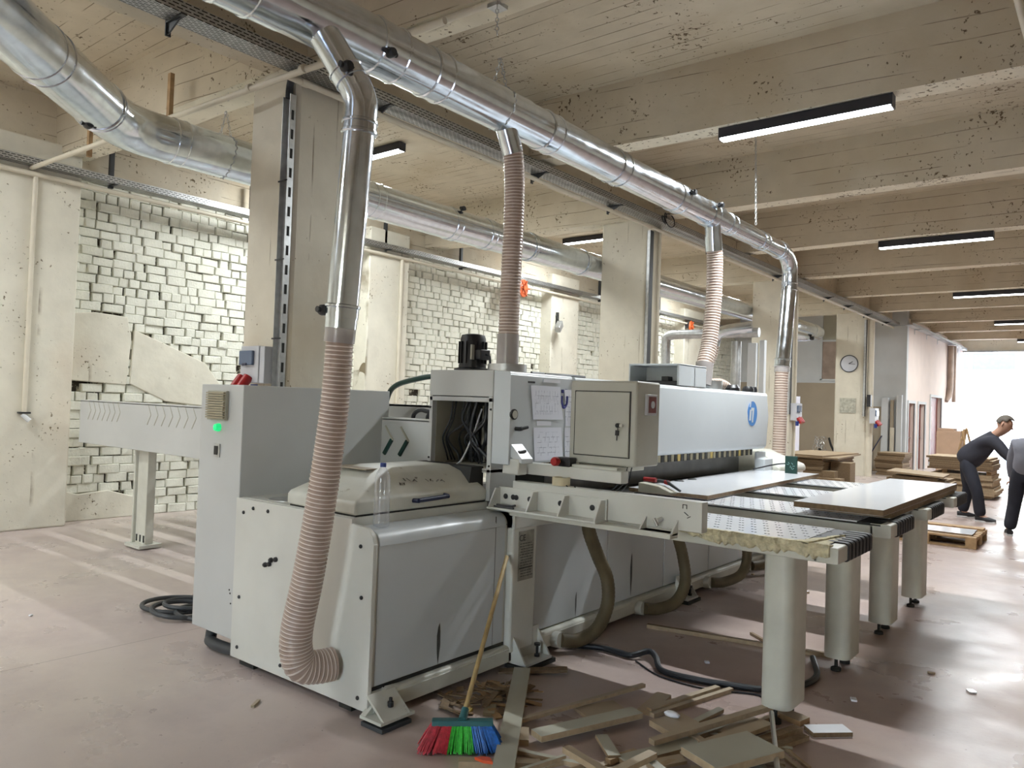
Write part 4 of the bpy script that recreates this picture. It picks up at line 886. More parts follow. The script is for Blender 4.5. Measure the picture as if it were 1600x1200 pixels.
MB().tube([(-3.20, 3.94, 2.10), (-3.20, 3.94, 1.86)], .074, 24).build('hose_cuff', 'cuff', h2)
h3 = flex('flexible_hose', [(DX, 7.12, 3.28), (DX, 7.16, 3.1), (DX, 7.15, 2.7), (DX, 7.08, 2.3), (-3.2, 6.98, 2.06), (-3.20, 6.95, 1.90)], .080, 'pale ribbed flexible hose leaning down to the saw beside its top box', pitch=.028)
MB().tube([(DX, 7.10, 3.36), (DX, 7.13, 3.22)], .083, 24).build('hose_cuff', 'zinc', h3)
MB().tube([(-3.2, 6.99, 2.10), (-3.2, 6.95, 1.88)], .085, 24).build('hose_cuff', 'cuff', h3)
h4 = flex('flexible_hose', [(DX, 9.15, 2.24), (DX, 9.13, 2.0), (-3.2, 9.12, 1.5), (-3.2, 9.10, .95)], .080, 'brownish ribbed flexible hose at the far end of the saw', pitch=.03)
MB().tube([(DX, 9.152, 2.28), (DX, 9.14, 2.12)], .086, 24).build('hose_cuff', 'cuff', h4)
h5 = flex('flexible_hose', [(-3.25, 7.0, 1.84), (-3.20, 7.12, 1.90), (-3.15, 7.3, 1.905), (-3.12, 7.45, 1.84)], .05, 'short pinkish flexible hose arching over the saw top', pitch=.03)
# brown hoses under the table
def low_hose(pts, label):
    h = thing('suction_hose', pts[-1], label, 'hose')
    sp = spline(pts, 14); MB().tube(sp, [.047*(1 if i % 2 else .95) for i in range(len(sp))], 16).build('hose_body', 'brownhose', h, smooth=1.0)
    e = Vector(pts[-1]); MB().tube([e, e+Vector((-.07, 0, -.005))], .052, 16).build('hose_clip', 'cream', h)
    return h
low_hose([(-2.84, 4.40, .98), (-2.84, 4.44, .80), (-2.82, 4.53, .62), (-2.78, 4.60, .45), (-2.76, 4.58, .28), (-2.78, 4.48, .13), (-2.84, 4.34, .075), (-2.90, 4.24, .085)], 'dusty brown hose hanging under the table beside the rating plate post')
low_hose([(-2.84, 5.68, .92), (-2.83, 5.72, .68), (-2.80, 5.80, .45), (-2.77, 5.80, .24), (-2.79, 5.68, .10), (-2.85, 5.50, .065), (-2.90, 5.36, .085)], 'second dusty brown hose under the saw table, ending at the base rail')
low_hose([(-2.84, 7.15, .92), (-2.83, 7.18, .5), (-2.80, 7.18, .26), (-2.80, 7.05, .11), (-2.86, 6.80, .065), (-2.90, 6.60, .085)], 'third dusty brown hose under the saw table, farther along')
low_hose([(-2.7, 8.05, .25), (-2.75, 7.9, .14), (-2.85, 7.7, .10), (-2.90, 7.55, .10)], 'small brown hose stub at the far saw foot')

# pipework of the machine behind
bp = thing('rear_pipework', (-6.0, 13, 2.9), 'dull grey pipes with elbows of another machine, beyond the second column', 'pipes')
MB().tube([(-6.72, 13, .6), (-6.74, 13, 2.86)], .085, 18).build('pipe_section', 'zincdull', bp)
MB().tube(spline([(-6.74, 13, 2.82), (-6.72, 13, 2.96), (-6.62, 13, 3.01), (-6.5, 13, 3.015)], 5), .088, 18).build('elbow', 'zincdull', bp)
MB().tube([(-6.52, 13, 3.015), (-5.0, 13.1, 3.02)], .085, 18).build('pipe_section', 'zincdull', bp)
MB().tube(spline([(-5.70, 12.8, 2.78), (-5.66, 12.8, 2.92), (-5.52, 12.8, 3.03), (-5.05, 12.9, 3.10)], 5), .10, 18).build('elbow', 'zinc', bp)
MB().tube([(-5.45, 13.2, 1.0), (-5.45, 13.2, 2.88)], .09, 18).build('pipe_section', 'zincdull', bp)
flex('flexible_hose', [(-5.70, 12.8, 2.80), (-5.74, 12.8, 2.6), (-5.86, 12.75, 2.3), (-6.1, 12.7, 2.0), (-6.3, 12.7, 1.7)], .10, 'dusty flexible hose bending down from grey pipes beyond the second column', pitch=.04)
wp = thing('white_machine_cover', (-5.1, 13.3, 0), 'tall narrow white cover panel beyond the ribbed hose, beside the third column', 'panel')
MB().box((-5.24, 13.2, 0), (-5.08, 13.3, 2.85)).box((-5.05, 13.25, 0), (-4.95, 13.35, 2.9)).build('cover_panel', 'wallwhite', wp, bevel=.01)

# cable tray on the columns, conduits and drops
tr = thing('cable_tray', (-5.2, 10, 4.3), 'long slotted galvanised cable tray fixed along the columns', 'cable tray')
o = MB().box((-5.32, -4, 4.262), (-5.12, 24.3, 4.266)).build('tray_floor', 'slots', tr, smooth=0); uv_planar(o, (1, 0))
o = MB().box((-5.122, -4, 4.262), (-5.118, 24.3, 4.345)).box((-5.322, -4, 4.262), (-5.318, 24.3, 4.345)).build('tray_side', 'slots', tr, smooth=0); uv_planar(o, (1, 2))
t5 = thing('cable_tray', (-4.86, 29, 4.3), 'bright far run of cable tray along the pink wall toward the loading door', 'cable tray')
MB().box((-4.94, 24.2, 4.25), (-4.76, 33.9, 4.256)).box((-4.765, 24.2, 4.25), (-4.76, 33.9, 4.33)).box((-5.30, 24.05, 4.25), (-4.76, 24.25, 4.256)).build('tray_floor', 'zincdull', t5, smooth=0)
for y in (25.4, 27.2, 29.0, 31.0, 33.0): MB().box((-4.95, y-.03, 4.23), (-4.70, y+.03, 4.25)).box((-4.95, y-.02, 4.10), (-4.94, y+.02, 4.25)).build('tray_bracket', 'zincdull', t5, smooth=0)
for y in (-1.2, 1.6, 2.62, 4.55, 6.9, 8.55, 11.6, 14.6, 17.8, 19.4, 21.2, 23.2):
    mb = MB().box((-5.335, y-.02, 4.25), (-5.11, y+.02, 4.262)); mb.box((-5.34, y-.02, 4.16), (-5.33, y+.02, 4.395)); mb.prism([(-5.33, 4.25), (-5.15, 4.25), (-5.33, 4.17)], 'Y', y-.006, y+.006)
    mb.build('tray_bracket', 'greyhose', tr, smooth=0)
mb = MB()
for k in range(4): mb.tube(spline([(-5.25+.03*k, y, 4.275+.008*(k % 2)) for y in range(-4, 25, 4)], 3), .011, 6)
tag(mb.build('tray_cables', 'cable'), 'black cables lying in the slotted cable tray along the columns', 'cables')
mb = MB(); mb.torus((-5.12, 9.75, 4.33), .08, .008, (1, .3, 0)); mb.torus((-5.10, 9.85, 4.32), .10, .008, (1, -.2, .2)); mb.torus((-5.09, 9.65, 4.29), .06, .008, (1, .1, .3))
tag(mb.build('coiled_cable', 'cable'), 'coil of black cable hanging off the tray above the second column', 'cable')
MBc = lambda pts, r=.026: MB().tube(pts, r, 14)
ac = thing('column_conduit', (-5.28, 10, 4.2), 'long cream conduit pipe running under the slotted cable tray', 'conduit')
MBc([(-5.27, 3.55, 4.20), (-5.27, 24.2, 4.20)]).build('pipe_section', 'conduit', ac)
for y in (3.7, 7.8, 9.6, 12.2, 15.4): MB().tube([(-5.27, y, 4.2), (-5.27, y+.06, 4.2)], .033, 14).build('pipe_clip', 'conduit', ac)
xc = thing('cross_conduit', (-7.5, 3.5, 4.2), 'cream conduit pipe crossing from the brick wall to the first column', 'conduit')
MBc([(-9.78, 3.305, 4.134), (-5.2, 3.57, 4.2), (-4.6, 3.60, 4.2), (-3.6, 3.64, 4.2)]).build('pipe_section', 'conduit', xc)
for x in (-5.75, -5.05): MB().tube([(x-.02, 3.535+(x+5.75)*.033, 4.2), (x+.02, 3.535+(x+5.75)*.033, 4.2)], .034, 14).build('pipe_clip', 'conduit', xc)
for (hx, hz) in ((-7.02, 4.62), (-8.62, 4.55)): MB().box((hx-.025, 3.50-.02+(hx+7)*.03, 4.10), (hx+.025, 3.50+.02+(hx+7)*.03, hz)).build('hanger_bar', 'pine', xc, smooth=0)
cc = thing('ceiling_conduit', (-3.5, 3.9, 4.368), 'cream conduit running along the beam above the duct', 'conduit')
MBc([(-5.2, 3.80, 4.368), (-4.17, 3.86, 4.368), (1.5, 4.10, 4.368)]).build('pipe_section', 'conduit', cc)
MB().box((-3.42, 3.86, 4.325), (-3.32, 3.96, 4.352)).build('pipe_bracket', 'zincdull', cc)
oc = thing('overhead_conduit', (-.57, 4, 4.36), 'pale conduit crossing the very top corner of the view under the beams', 'conduit')
MBc([(-.57, -5, 4.36), (-.57, 34, 4.36)], .024).build('pipe_section', 'conduit', oc)
wc = thing('wall_conduit', (-10.0, 8, 4.13), 'long cream conduit along the top of the brick wall', 'conduit')
MBc([(-9.76, -2, 4.07), (-9.76, 23.8, 4.06)], .03).build('pipe_section', 'conduit', wc)
def drop(x, y, z0, z1, label, r=.022, end=False):
    d = thing('conduit_drop', (x, y, z0), label, 'conduit'); MBc([(x, y, z0), (x, y, z1)], r).build('pipe_section', 'conduit', d)
    if end:
        MB().tube([(x, y-.02, z0+.02), (x+.03, y+.05, z0-.05)], .028, 10).build('pipe_end', 'wallwhite', d)
        MB().box((x-.03, y-.06, z0+.03), (x+.03, y+.06, z0+.05)).build('pipe_clip', 'black', d)
    return d
drop(-9.77, 3.35, 1.30, 4.07, 'cream conduit dropping down the pillar beside the brick wall, with a loose end', .026, True)
drop(-9.77, 9.05, .3, 4.07, 'cream conduit dropping down the pillar seen between hoses', .03)
drop(-5.33, 10.0, .0, 4.2, 'cream conduit running down the second column')
drop(-5.33, 16.05, .0, 4.2, 'cream conduit running down the third column')
drop(-5.36, 22.1, .0, 4.2, 'broad cream conduit cover running down the clock column', .09)
wt = thing('wall_cable_tray', (-9.8, 8, 4.25), 'slotted cable tray along the top of the brick wall', 'cable tray')
o = MB().box((-9.86, -2, 4.155), (-9.66, 23.8, 4.159)).build('tray_floor', 'slots', wt, smooth=0); uv_planar(o, (1, 0))
o = MB().box((-9.662, -2, 4.155), (-9.658, 23.8, 4.235)).build('tray_side', 'slots', wt, smooth=0); uv_planar(o, (1, 2))
for y in (-.5, 1.2, 4.2, 6.15, 8.7, 10.6, 12.3, 15.5, 18.5): MB().box((-9.85, y-.025, 4.12), (-9.80, y+.025, 4.62)).box((-9.84, y-.02, 4.145), (-9.66, y+.02, 4.155)).build('tray_bracket', 'greyhose', wt, smooth=0)
def vtray(x, y, z0, z1, label):
    v = thing('vertical_cable_tray', (x, y, z0), label, 'cable tray')
    o = MB().box((x-.055, y-.004, z0), (x+.055, y, z1)).box((x-.058, y-.05, z0), (x-.055, y, z1)).build('tray_back', 'zincdull', v, smooth=0)
    o = MB().box((x+.053, y-.06, z0), (x+.057, y, z1)).build('tray_side', 'zincdull', v, smooth=0)
    for k in range(int((z1-z0)/.16)): MB().box((x+.057, y-.042, z0+.05+k*.16), (x+.0585, y-.018, z0+.13+k*.16)).build('tray_slot', 'gap', v, smooth=0)
    for z in (2.1, 2.75, 3.4): MB().box((x-.062, y-.064, z), (x+.061, y-.058, z+.012)).build('cable_tie', 'black', v, smooth=0)
    return v
vtray(-5.43, 3.735, 1.3, 4.12, 'upright slotted cable tray on the first column above the socket box')
def vtray2(x, y, label):
    v = thing('vertical_cable_tray', (x, y, 1.8), label, 'cable tray')
    MB().box((x-.05, y-.06, 1.6), (x+.0, y-.055, 4.2)).box((x-.05, y-.06, 1.6), (x-.045, y, 4.2)).build('tray_back', 'zincdull', v, smooth=0)
    MB().box((x, y-.055, 1.6), (x+.004, y+.04, 4.2)).build('tray_side', 'greyhose', v, smooth=0)
vtray2(-5.37, 9.84, 'upright slotted cable tray on the second column corner')
vtray2(-5.37, 15.89, 'upright slotted cable tray on the third column corner')
vtray2(-5.44, 21.98, 'upright slotted cable tray on the clock column corner')
MB_el = tag(MB().tube(spline([(-5.43, 3.70, 4.10), (-5.42, 3.70, 4.2), (-5.36, 3.68, 4.27), (-5.28, 3.66, 4.29)], 5), .03, 10).build('cable_sweep', 'cable'), 'black cables sweeping from the upright tray into the long tray at the first column', 'cable')

# linear lamps
def lamp(x, y, z, label, light=True, k=1.):
    t = thing('linear_lamp', (x, y, z), label, 'lamp')
    L = 1.55
    MB().box((x-L/2, y-.055, z), (x+L/2, y+.055, z+.098)).build('lamp_housing', 'lampbody', t, bevel=.004)
    MB().prism([(y-.050, z), (y-.044, z-.018), (y+.044, z-.018), (y+.050, z)], 'X', x-L/2+.01, x+L/2-.01).build('diffuser', 'diffuser', t, smooth=0)
    MB().box((x-L/2-.004, y-.057, z-.016), (x-L/2+.008, y+.057, z+.098)).box((x+L/2-.008, y-.057, z-.016), (x+L/2+.004, y+.057, z+.098)).build('end_cap', 'lampbody', t, smooth=0)
    if light:
        ld = bpy.data.lights.new('lamp_light', 'AREA'); ld.shape = 'RECTANGLE'; ld.size = L-.06; ld.size_y = .07; ld.energy = LAMP_W*k; ld.color = (.93, .98, 1.0)
        lo = bpy.data.objects.new('lamp_light', ld); C.objects.link(lo); lo.parent = t; lo.location = (0, 0, -.03)
    return t
ZL = 4.296
lamp(-2.35, 7.05, ZL, 'black linear lamp under the beam, the first one in view above the outfeed tables')
lamp(-2.30, 13.05, ZL, 'black linear lamp under the second lit beam, smaller than the one before it')
lamp(-2.20, 19.15, ZL, 'black linear lamp under the third lit beam, cut by the frame edge')
lamp(-2.1, 25.1, ZL, 'short looking linear lamp near the loading door, cut by the frame edge')
lamp(-2.1, 31.0, ZL, 'tiny linear lamp just before the loading door')
lamp(-8.30, 6.9, 4.95, 'black linear lamp on the ceiling beside the upright duct pipe', k=.82)
lamp(-8.30, 12.9, 4.95, 'black linear lamp on the ceiling beside the second column', k=.7)
lamp(-8.30, 19.0, 4.95, 'black linear lamp on the ceiling beyond the third column', k=.7)
lamp(-6.55, -2.3, ZL, 'unseen fill lamp added under a beam, outside the view, near the brick aisle', k=1.35)  # added out of view as fill light for the near faces
lamp(-8.30, .9, 4.95, 'unseen fill lamp added on the ceiling over the near part of the brick aisle', k=.55)  # added lamp, not seen, brightens the near wall and floor

# wall devices
def reel(x, y, z, label):
    t = thing('hose_reel', (x, y, z), label, 'hose reel')
    mb = MB()
    for r_ in (.10, .135, .165): mb.torus((x, y, z), r_, .020, (1, .15, 0), 24, 8)
    mb.build('coiled_hose', 'orange', t)
    mb = MB().lathe([(.05, -.06), (.05, .06)], (x, y, z), 14, 'X')
    for k in range(6):
        a = k*math.pi/3; mb.obox((x+.03, y+.09*math.cos(a), z+.09*math.sin(a)), (.02, .18, .02), Matrix.Rotation(a, 3, 'X'))
    mb.build('reel_hub', 'orange', t); MB().box((x-.2, y-.02, z-.02), (x-.05, y+.02, z+.16)).build('reel_bracket', 'greyhose', t)
reel(-9.6, 12.25, 3.98, 'orange coiled hose reel high on the brick wall beside the upright hose')
reel(-9.62, 20.05, 3.95, 'red brown hose reel hanging below the rear duct, beyond the second column')
cm = thing('wall_spotlight', (-9.7, 13.6, 3.4), 'small grey spotlight on a bracket at the pillar', 'lamp')
MB().obox((-9.62, 13.58, 3.33), (.12, .26, .14), Euler((.7, 0, .3)).to_matrix()).build('spot_body', 'zincdull', cm, bevel=.01)
MB().box((-9.80, 13.7, 3.40), (-9.74, 13.74, 3.66)).tube([(-9.78, 13.70, 3.6), (-9.64, 13.62, 3.42)], .015, 8).build('spot_bracket', 'dark', cm)
sb = MB().obox((-5.05, 14.9, 4.10), (.10, .22, .10), Euler((.4, .2, 0)).to_matrix()); tag(sb.build('small_spotlight', 'zincdull'), 'small pale spotlight under the cable tray just before the third column', 'lamp')
def sockets(x, y, z, dirx, label, s=1.):
    """socket distribution box: body, smoked window, angled red and blue inlets; faces -y (dirx=0) or +x"""
    t = thing('socket_box', (x, y, z), label, 'socket box')
    def B(n, a, b, m, bev=.006):
        if dirx: a, b = (a[1]*-1, a[0], a[2]), (b[1]*-1, b[0], b[2])
        lo = [min(p, q) for p, q in zip(a, b)]; hi = [max(p, q) for p, q in zip(a, b)]
        return MB().box((x+lo[0]*s, y+lo[1]*s, z+lo[2]*s), (x+hi[0]*s, y+hi[1]*s, z+hi[2]*s)).build(n, m, t, bevel=bev)
    B('box_body', (-.13, -.11, -.02), (.13, 0, .29), 'sockgrey'); B('side_box', (.13, -.10, -.02), (.20, 0, .285), 'sockgrey')
    B('window', (-.12, -.135, .13), (.07, -.11, .25), 'smoke'); B('window_latch', (-.06, -.142, .125), (0, -.135, .145), 'navy', 0)
    for k, q in enumerate((-.08, .01)):
        c = Vector((q, -.15, -.01)) if not dirx else Vector((.15, q, -.01))
        d = Vector((0, -.6, -.8)) if not dirx else Vector((.6, 0, -.8))
        p = Vector((x, y, z))+c*s; MB().tube([p-d*.05*s, p+d*.06*s], [.042*s, .040*s], 16).build('socket_inlet', 'red', t)
    p = Vector((x, y, z))+(Vector((.10, -.12, -.03)) if not dirx else Vector((.12, -.12, -.03)))*s; MB().tube([p, p+Vector((0, 0, -.08))*s], .03*s, 14).build('blue_inlet', 'blue', t)
sockets(-5.70, 3.72, 1.755, 0, 'grey socket box with smoked window on the first column, above the electrical cabinet')
sockets(-5.36, 16.02, 1.50, 1, 'grey socket box with red sockets on the third column, beside the far hose', 1.15)
sockets(-5.28, 21.95, 1.45, 1, 'grey socket box with red sockets on the clock column', 1.3)
tag(MB().box((-5.36, 21.78, 1.86), (-5.26, 21.95, 2.18)).build('black_switch_box', 'black', bevel=.01), 'small black switch box above the socket box on the clock column', 'switch box')
ck = thing('wall_clock', (-5.87, 21.98, 3.02), 'round white wall clock with dark rim on the fourth column', 'clock')
MB().torus((-5.87, 21.975, 3.02), .225, .013, (0, 1, 0), 36, 8).build('clock_rim', 'greyhose', ck); MB().lathe([(.22, 0), (.22, -.02)], (-5.87, 22.0, 3.02), 36, 'Y').build('clock_face', 'sockgrey', ck)
MB().obox((-5.83, 21.97, 3.045), (.12, .006, .018), Euler((0, -.5, 0)).to_matrix()).obox((-5.80, 21.97, 3.01), (.17, .006, .012), Euler((0, .1, 0)).to_matrix()).build('clock_hand', 'black', ck)
fr = thing('wall_plate', (-5.9, 21.98, 1.9), 'square patch of grey chipped tile on the clock column', 'plate')
MB().box((-6.09, 21.975, 1.68), (-5.68, 22.0, 2.08)).build('plate_sheet', mat('mottled_grey_plate', (.40, .39, .32), .7, var=.3, scale=14), fr, smooth=0)

# ================================================================== OUTFEED TABLES AND WHAT LIES ON THEM
def table(y0, label):
    t = thing('air_table', (-1.42, y0+.22, 0), label, 'table', 'outfeed air tables')
    y1 = y0+.66; xa, xb = -2.93, -1.10
    MB().box((xa, y0, .898), (xb-.10, y1, .968)).build('table_body', 'creamdirty', t, bevel=.006)
    MB().box((xa, y0-.004, .968), (xb-.06, y1+.004, .976)).build('edge_strip', 'gap', t, smooth=0)
    MB().box((xa, y0+.01, .976), (xb-.20, y1-.01, .984)).build('table_sheet', 'melwhite', t, smooth=0)
    MB().box((xb-.20, y0+.01, .970), (xb-.06, y1-.01, .982)).build('end_plate', 'rubber', t, bevel=.004)
    # air valve pairs
    hs = MB(); r = random.Random(4)
    for i in range(22):
        for j in range(7):
            x = xa+.06+i*.073+(j % 2)*.036; y = y0+.05+j*.092
            for q in (0, .018): hs.obox((x+q, y, .9845), (.011, .008, .0016), Matrix.Identity(3))
    stuff(hs.build('air_valves', 'gap', t, smooth=0))
    # rounded nose with rubber straps
    def nose(a, b, m, rr, n):
        p = [(xb-.12, .898-rr), (xb-.035, .898-rr)] + arc(xb-.008, .906, .008+rr, -90, 0, 3) + arc(xb-.014, .966, .014+rr, 0, 90, 4) + [(xb-.12, .980+rr)]
        return MB().prism(p, 'Y', a, b).build(n, m, t, bevel=.003)
    nose(y0, y1, 'creamdirty', 0, 'nose')
    for k in range(7): nose(y0+.16+k*.07, y0+.205+k*.07, 'rubber', .008, 'rubber_strap')
    # oblong leg with levellers
    lx0, lx1, ly0, ly1 = -1.505, -1.345, y0+.06, y0+.36
    c = .055; poly = []
    for (cx, cy, a) in ((lx1-c, ly0+c, -90), (lx1-c, ly1-c, 0), (lx0+c, ly1-c, 90), (lx0+c, ly0+c, 180)): poly += arc(cx, cy, c, a, a+90, 6)
    MB().prism(poly, 'Z', .085, .90).build('leg', 'creamdirty', t)
    for yy in (ly0+.05, ly1-.05):
        MB().lathe([(.032, 0), (.032, .018), (.022, .024), (.011, .026), (.011, .09)], (-1.43, yy, 0), 16).build('levelling_foot', 'dark', t)
    return t
t1 = table(4.01, 'outfeed table with torn yellowish edge board and bare dotted top, first in front')
t2 = dup(t1, (-1.42, 5.33, 0), 'second outfeed table, carrying the front end of the stacked white boards')
t3 = dup(t1, (-1.42, 6.43, 0), 'third outfeed table, under the middle of the stacked white boards')
t4 = dup(t1, (-1.42, 7.53, 0), 'last outfeed table, at the far end of the stacked white boards')
for t in (t1, t2, t3, t4): del t['group']
# torn fibre edge along the first table
ef = MB(); r = random.Random(9); N = 46; vs = []
for i in range(N+1):
    x = -2.0+.86*i/N; q = min(1, i/14); d = q*(.022+.03*r.random())+.002
    vs += [(x, 4.012-.02*q*r.random(), .990+.006*r.random()*q), (x, 4.0-.012*q-.012*r.random()*q, .975-.3*d), (x, 3.997-.018*q*r.random(), .966-d), (x, 4.014, .96-d), (x, 4.06+.02*r.random(), .986)]
fs = []
for i in range(N):
    for k in range(5): fs.append((5*i+k, 5*i+(k+1) % 5, 5*i+5+(k+1) % 5, 5*i+5+k))
fs += [(0, 1, 2, 3, 4), tuple(5*N+k for k in (4, 3, 2, 1, 0))]
ef.add(vs, fs); N2 = 18; vs = []; 
for i in range(N2+1):
    y = 4.0+.40*i/N2; w = .13*(1-i/N2)+.02
    vs += [(-1.165, y, .986), (-1.165-w-.02*r.random(), y, .992), (-1.165-w*.5, y, .995+.004*r.random()), (-1.165-w*.5, y, .982)]
fs = []
for i in range(N2):
    for k in range(4): fs.append((4*i+k, 4*i+(k+1) % 4, 4*i+4+(k+1) % 4, 4*i+4+k))
fs += [(0, 1, 2, 3), tuple(4*N2+k for k in (3, 2, 1, 0))]
ef.add(vs, fs)
ef.build('torn_edge_board', 'foam', t1, smooth=0)

def board(name, a, b, label, cat, top='melwhite', core='mdf', rotz=0., group=None, tilt=None, th=None):
    """flat board: laminated faces and a brown core edge; a,b opposite corners"""
    c = [(p+q)/2 for p, q in zip(a, b)]; h = [abs(q-p)/2 for p, q in zip(a, b)]; s = min(.0014, h[2]*.12)
    mb = MB(); mb.box((-h[0], -h[1], -h[2]+s), (h[0], h[1], h[2]-s), 1); mb.box((-h[0], -h[1], h[2]-s), (h[0], h[1], h[2]), 0); mb.box((-h[0], -h[1], -h[2]), (h[0], h[1], -h[2]+s), 0)
    o = mb.build(name, [top, core], smooth=0); o.location = c; o.rotation_euler = (tilt[0], tilt[1], rotz) if tilt else (0, 0, rotz)
    return tag(o, label, cat, group)
board('laminate_panel', (-3.04, 5.24, .993), (-2.40, 8.16, 1.024), 'single glossy white panel lying on the saw table beside the hand tool', 'panel', rotz=.035)
board('laminate_panel', (-1.67, 5.38, .988), (-1.16, 7.74, 1.026), 'lower board of the white stack on the outfeed tables, sticking out below', 'panel')
board('laminate_panel', (-1.695, 5.13, 1.028), (-1.15, 7.78, 1.066), 'top glossy white board of the stack on the outfeed tables', 'panel')
gp = thing('green_notice_plate', (-2.65, 7.91, .99), 'small dark green plate standing upright at the far end of the saw table', 'plate')
MB().box((-2.71, 7.90, .99), (-2.59, 7.93, 1.20)).build('plate_sheet', 'greenplate', gp, bevel=.004)
gm = MB(); 
for k in range(7): gm.obox((-2.65+.03*math.cos(k*2.3), 7.897, 1.10+.03*math.sin(k*1.7)), (.022, .003, .006), Euler((0, k*.8, 0)).to_matrix())
gm.build('plate_mark', 'winteal2', gp, smooth=0)
tag(MB().tube(spline([(-2.92, 7.6, 1.06), (-2.85, 7.8, 1.09), (-2.78, 7.9, 1.11), (-2.71, 7.92, 1.12)], 5), .008, 6).build('plate_lead', 'cable'), 'thin black lead running to the dark green plate', 'cable')

# ================================================================== FLOOR: CABLES, BROOM, OFFCUTS
tag(MB().tube(spline([(-2.93, 4.35, .022), (-2.75, 4.46, .022), (-2.60, 4.47, .022), (-2.50, 4.47, .024), (-2.42, 4.55, .05), (-2.34, 4.50, .045), (-2.22, 4.36, .022), (-2.0, 4.36, .022), (-1.80, 4.42, .022), (-1.62, 4.50, .022), (-1.50, 4.68, .022), (-1.47, 4.95, .022), (-1.60, 5.30, .022)], 8), .019, 10).build('floor_cable', 'cable'), 'thick black cable snaking across the floor from the saw to the first table leg', 'cable')
tag(MB().tube(spline([(-2.45, 4.44, .006), (-2.2, 4.30, .006), (-1.9, 4.30, .006), (-1.66, 4.42, .006), (-1.58, 4.38, .006)], 8), .005, 6).build('floor_wire', 'cable'), 'thin wire beside the thick black floor cable', 'cable')
cp = MB()
for k, (x, y, rr, z) in enumerate(((-5.62, 3.05, .26, .02), (-5.42, 2.98, .22, .035), (-5.50, 3.06, .17, .05), (-5.30, 3.08, .20, .02))): cp.torus((x, y, z), rr, .017, (.05*(k % 2), .06, 1), 36, 8)
tag(cp.build('coiled_cable', 'greyhose'), 'coil of grey black cable on the floor left of the electrical cabinet'.replace(' left of', ' just past'), 'cable')
bm_ = thing('broom', (-2.42, 2.78, 0), 'broom with red, green and blue bristles standing against the saw', 'broom')
# broom: head along (.72,.69)
bd = Vector((.735, .68, 0)).normalized(); bn = Vector((-bd.y, bd.x, 0)); bc = Vector((-2.435, 2.755, 0))
def bpt(s, n, z): return bc+bd*s+bn*n+Vector((0, 0, z))
blk = MB(); L0 = .145
blk.add([bpt(-L0, -.028, .115), bpt(L0, -.028, .115), bpt(L0, .028, .115), bpt(-L0, .028, .115), bpt(-L0, -.022, .140), bpt(L0, -.022, .140), bpt(L0, .022, .140), bpt(-L0, .022, .140)], [(3, 2, 1, 0), (4, 5, 6, 7), (0, 1, 5, 4), (1, 2, 6, 5), (2, 3, 7, 6), (3, 0, 4, 7)])
blk.build('broom_head', 'teal', bm_, bevel=.005)
top = Vector((-2.955, 3.70, .70)); base = bpt(0.0, 0, .138); hd = (top-base).normalized()
MB().tube([base-hd*.005, base+hd*.06], [.021, .018], 14).build('broom_socket', 'teal', bm_)
MB().tube([base+hd*.055, top], .0125, 14).build('broom_stick', 'wood', bm_)
r = random.Random(2)
for nm, m, a, b in (('red_bristles', 'bred', -1, -.34), ('green_bristles', 'bgreen', -.34, .28), ('blue_bristles', 'bblue', .28, 1)):
    mb = MB()
    for i in range(330):
        s = r.uniform(a, b); n = r.uniform(-1, 1); p = bpt(s*L0*.97, n*.024, .12); q = bpt(s*L0*1.42+r.uniform(-.006, .006), n*.062-.012+r.uniform(-.006, .006), r.uniform(.004, .014))
        mb.tube([p, p.lerp(q, .5)+Vector((0, 0, .004)), q], [.0032, .0036, .0030], 4, True)
    stuff(mb.build(nm, m, bm_, smooth=0))
# brown chip heap by the rail
r = random.Random(21)
for k in range(60):
    a = r.uniform(0, 6.3); rr = r.random()**.6; x = -2.74+.22*rr*math.cos(a); y = 3.33+.30*rr*math.sin(a)
    L, W = r.uniform(.05, .17), r.uniform(.012, .045)
    o = MB().obox((0, 0, 0), (W, L, .005), Matrix.Identity(3)).build('wood_chip', r.choice(('mdf', 'mdf', 'pine')), smooth=0); o.location = (x, y, .008+.04*(1-rr)*r.random()+.004); o.rotation_euler = (r.uniform(-.2, .2), r.uniform(-.2, .2), r.uniform(0, 3.1))
    tag(o, 'broken brown chipboard sliver in the small heap beside the saw base rail', 'wood scrap', 'broken slivers beside the saw rail')
def sliver(p, size, rz, m, label, tilt=(0, 0), bev=0):
    o = MB().obox((0, 0, 0), size, Matrix.Identity(3)).build('wood_scrap', m, smooth=0); o.location = p; o.rotation_euler = (tilt[0], tilt[1], rz); return tag(o, label, 'wood scrap')
sliver((-2.62, 3.18, .010), (.06, .12, .018), .6, 'yellowbr', 'flat dull yellow scrap at the edge of the brown sliver heap')
sliver((-2.70, 3.10, .008), (.03, .05, .014), .3, 'yellow', 'tiny bright yellow scrap at the edge of the brown sliver heap')
sliver((-2.80, 3.80, .02), (.07, .42, .016), -.95, 'mdf', 'long brown board fragment leaning out of the sliver heap toward the post', (.08, 0))
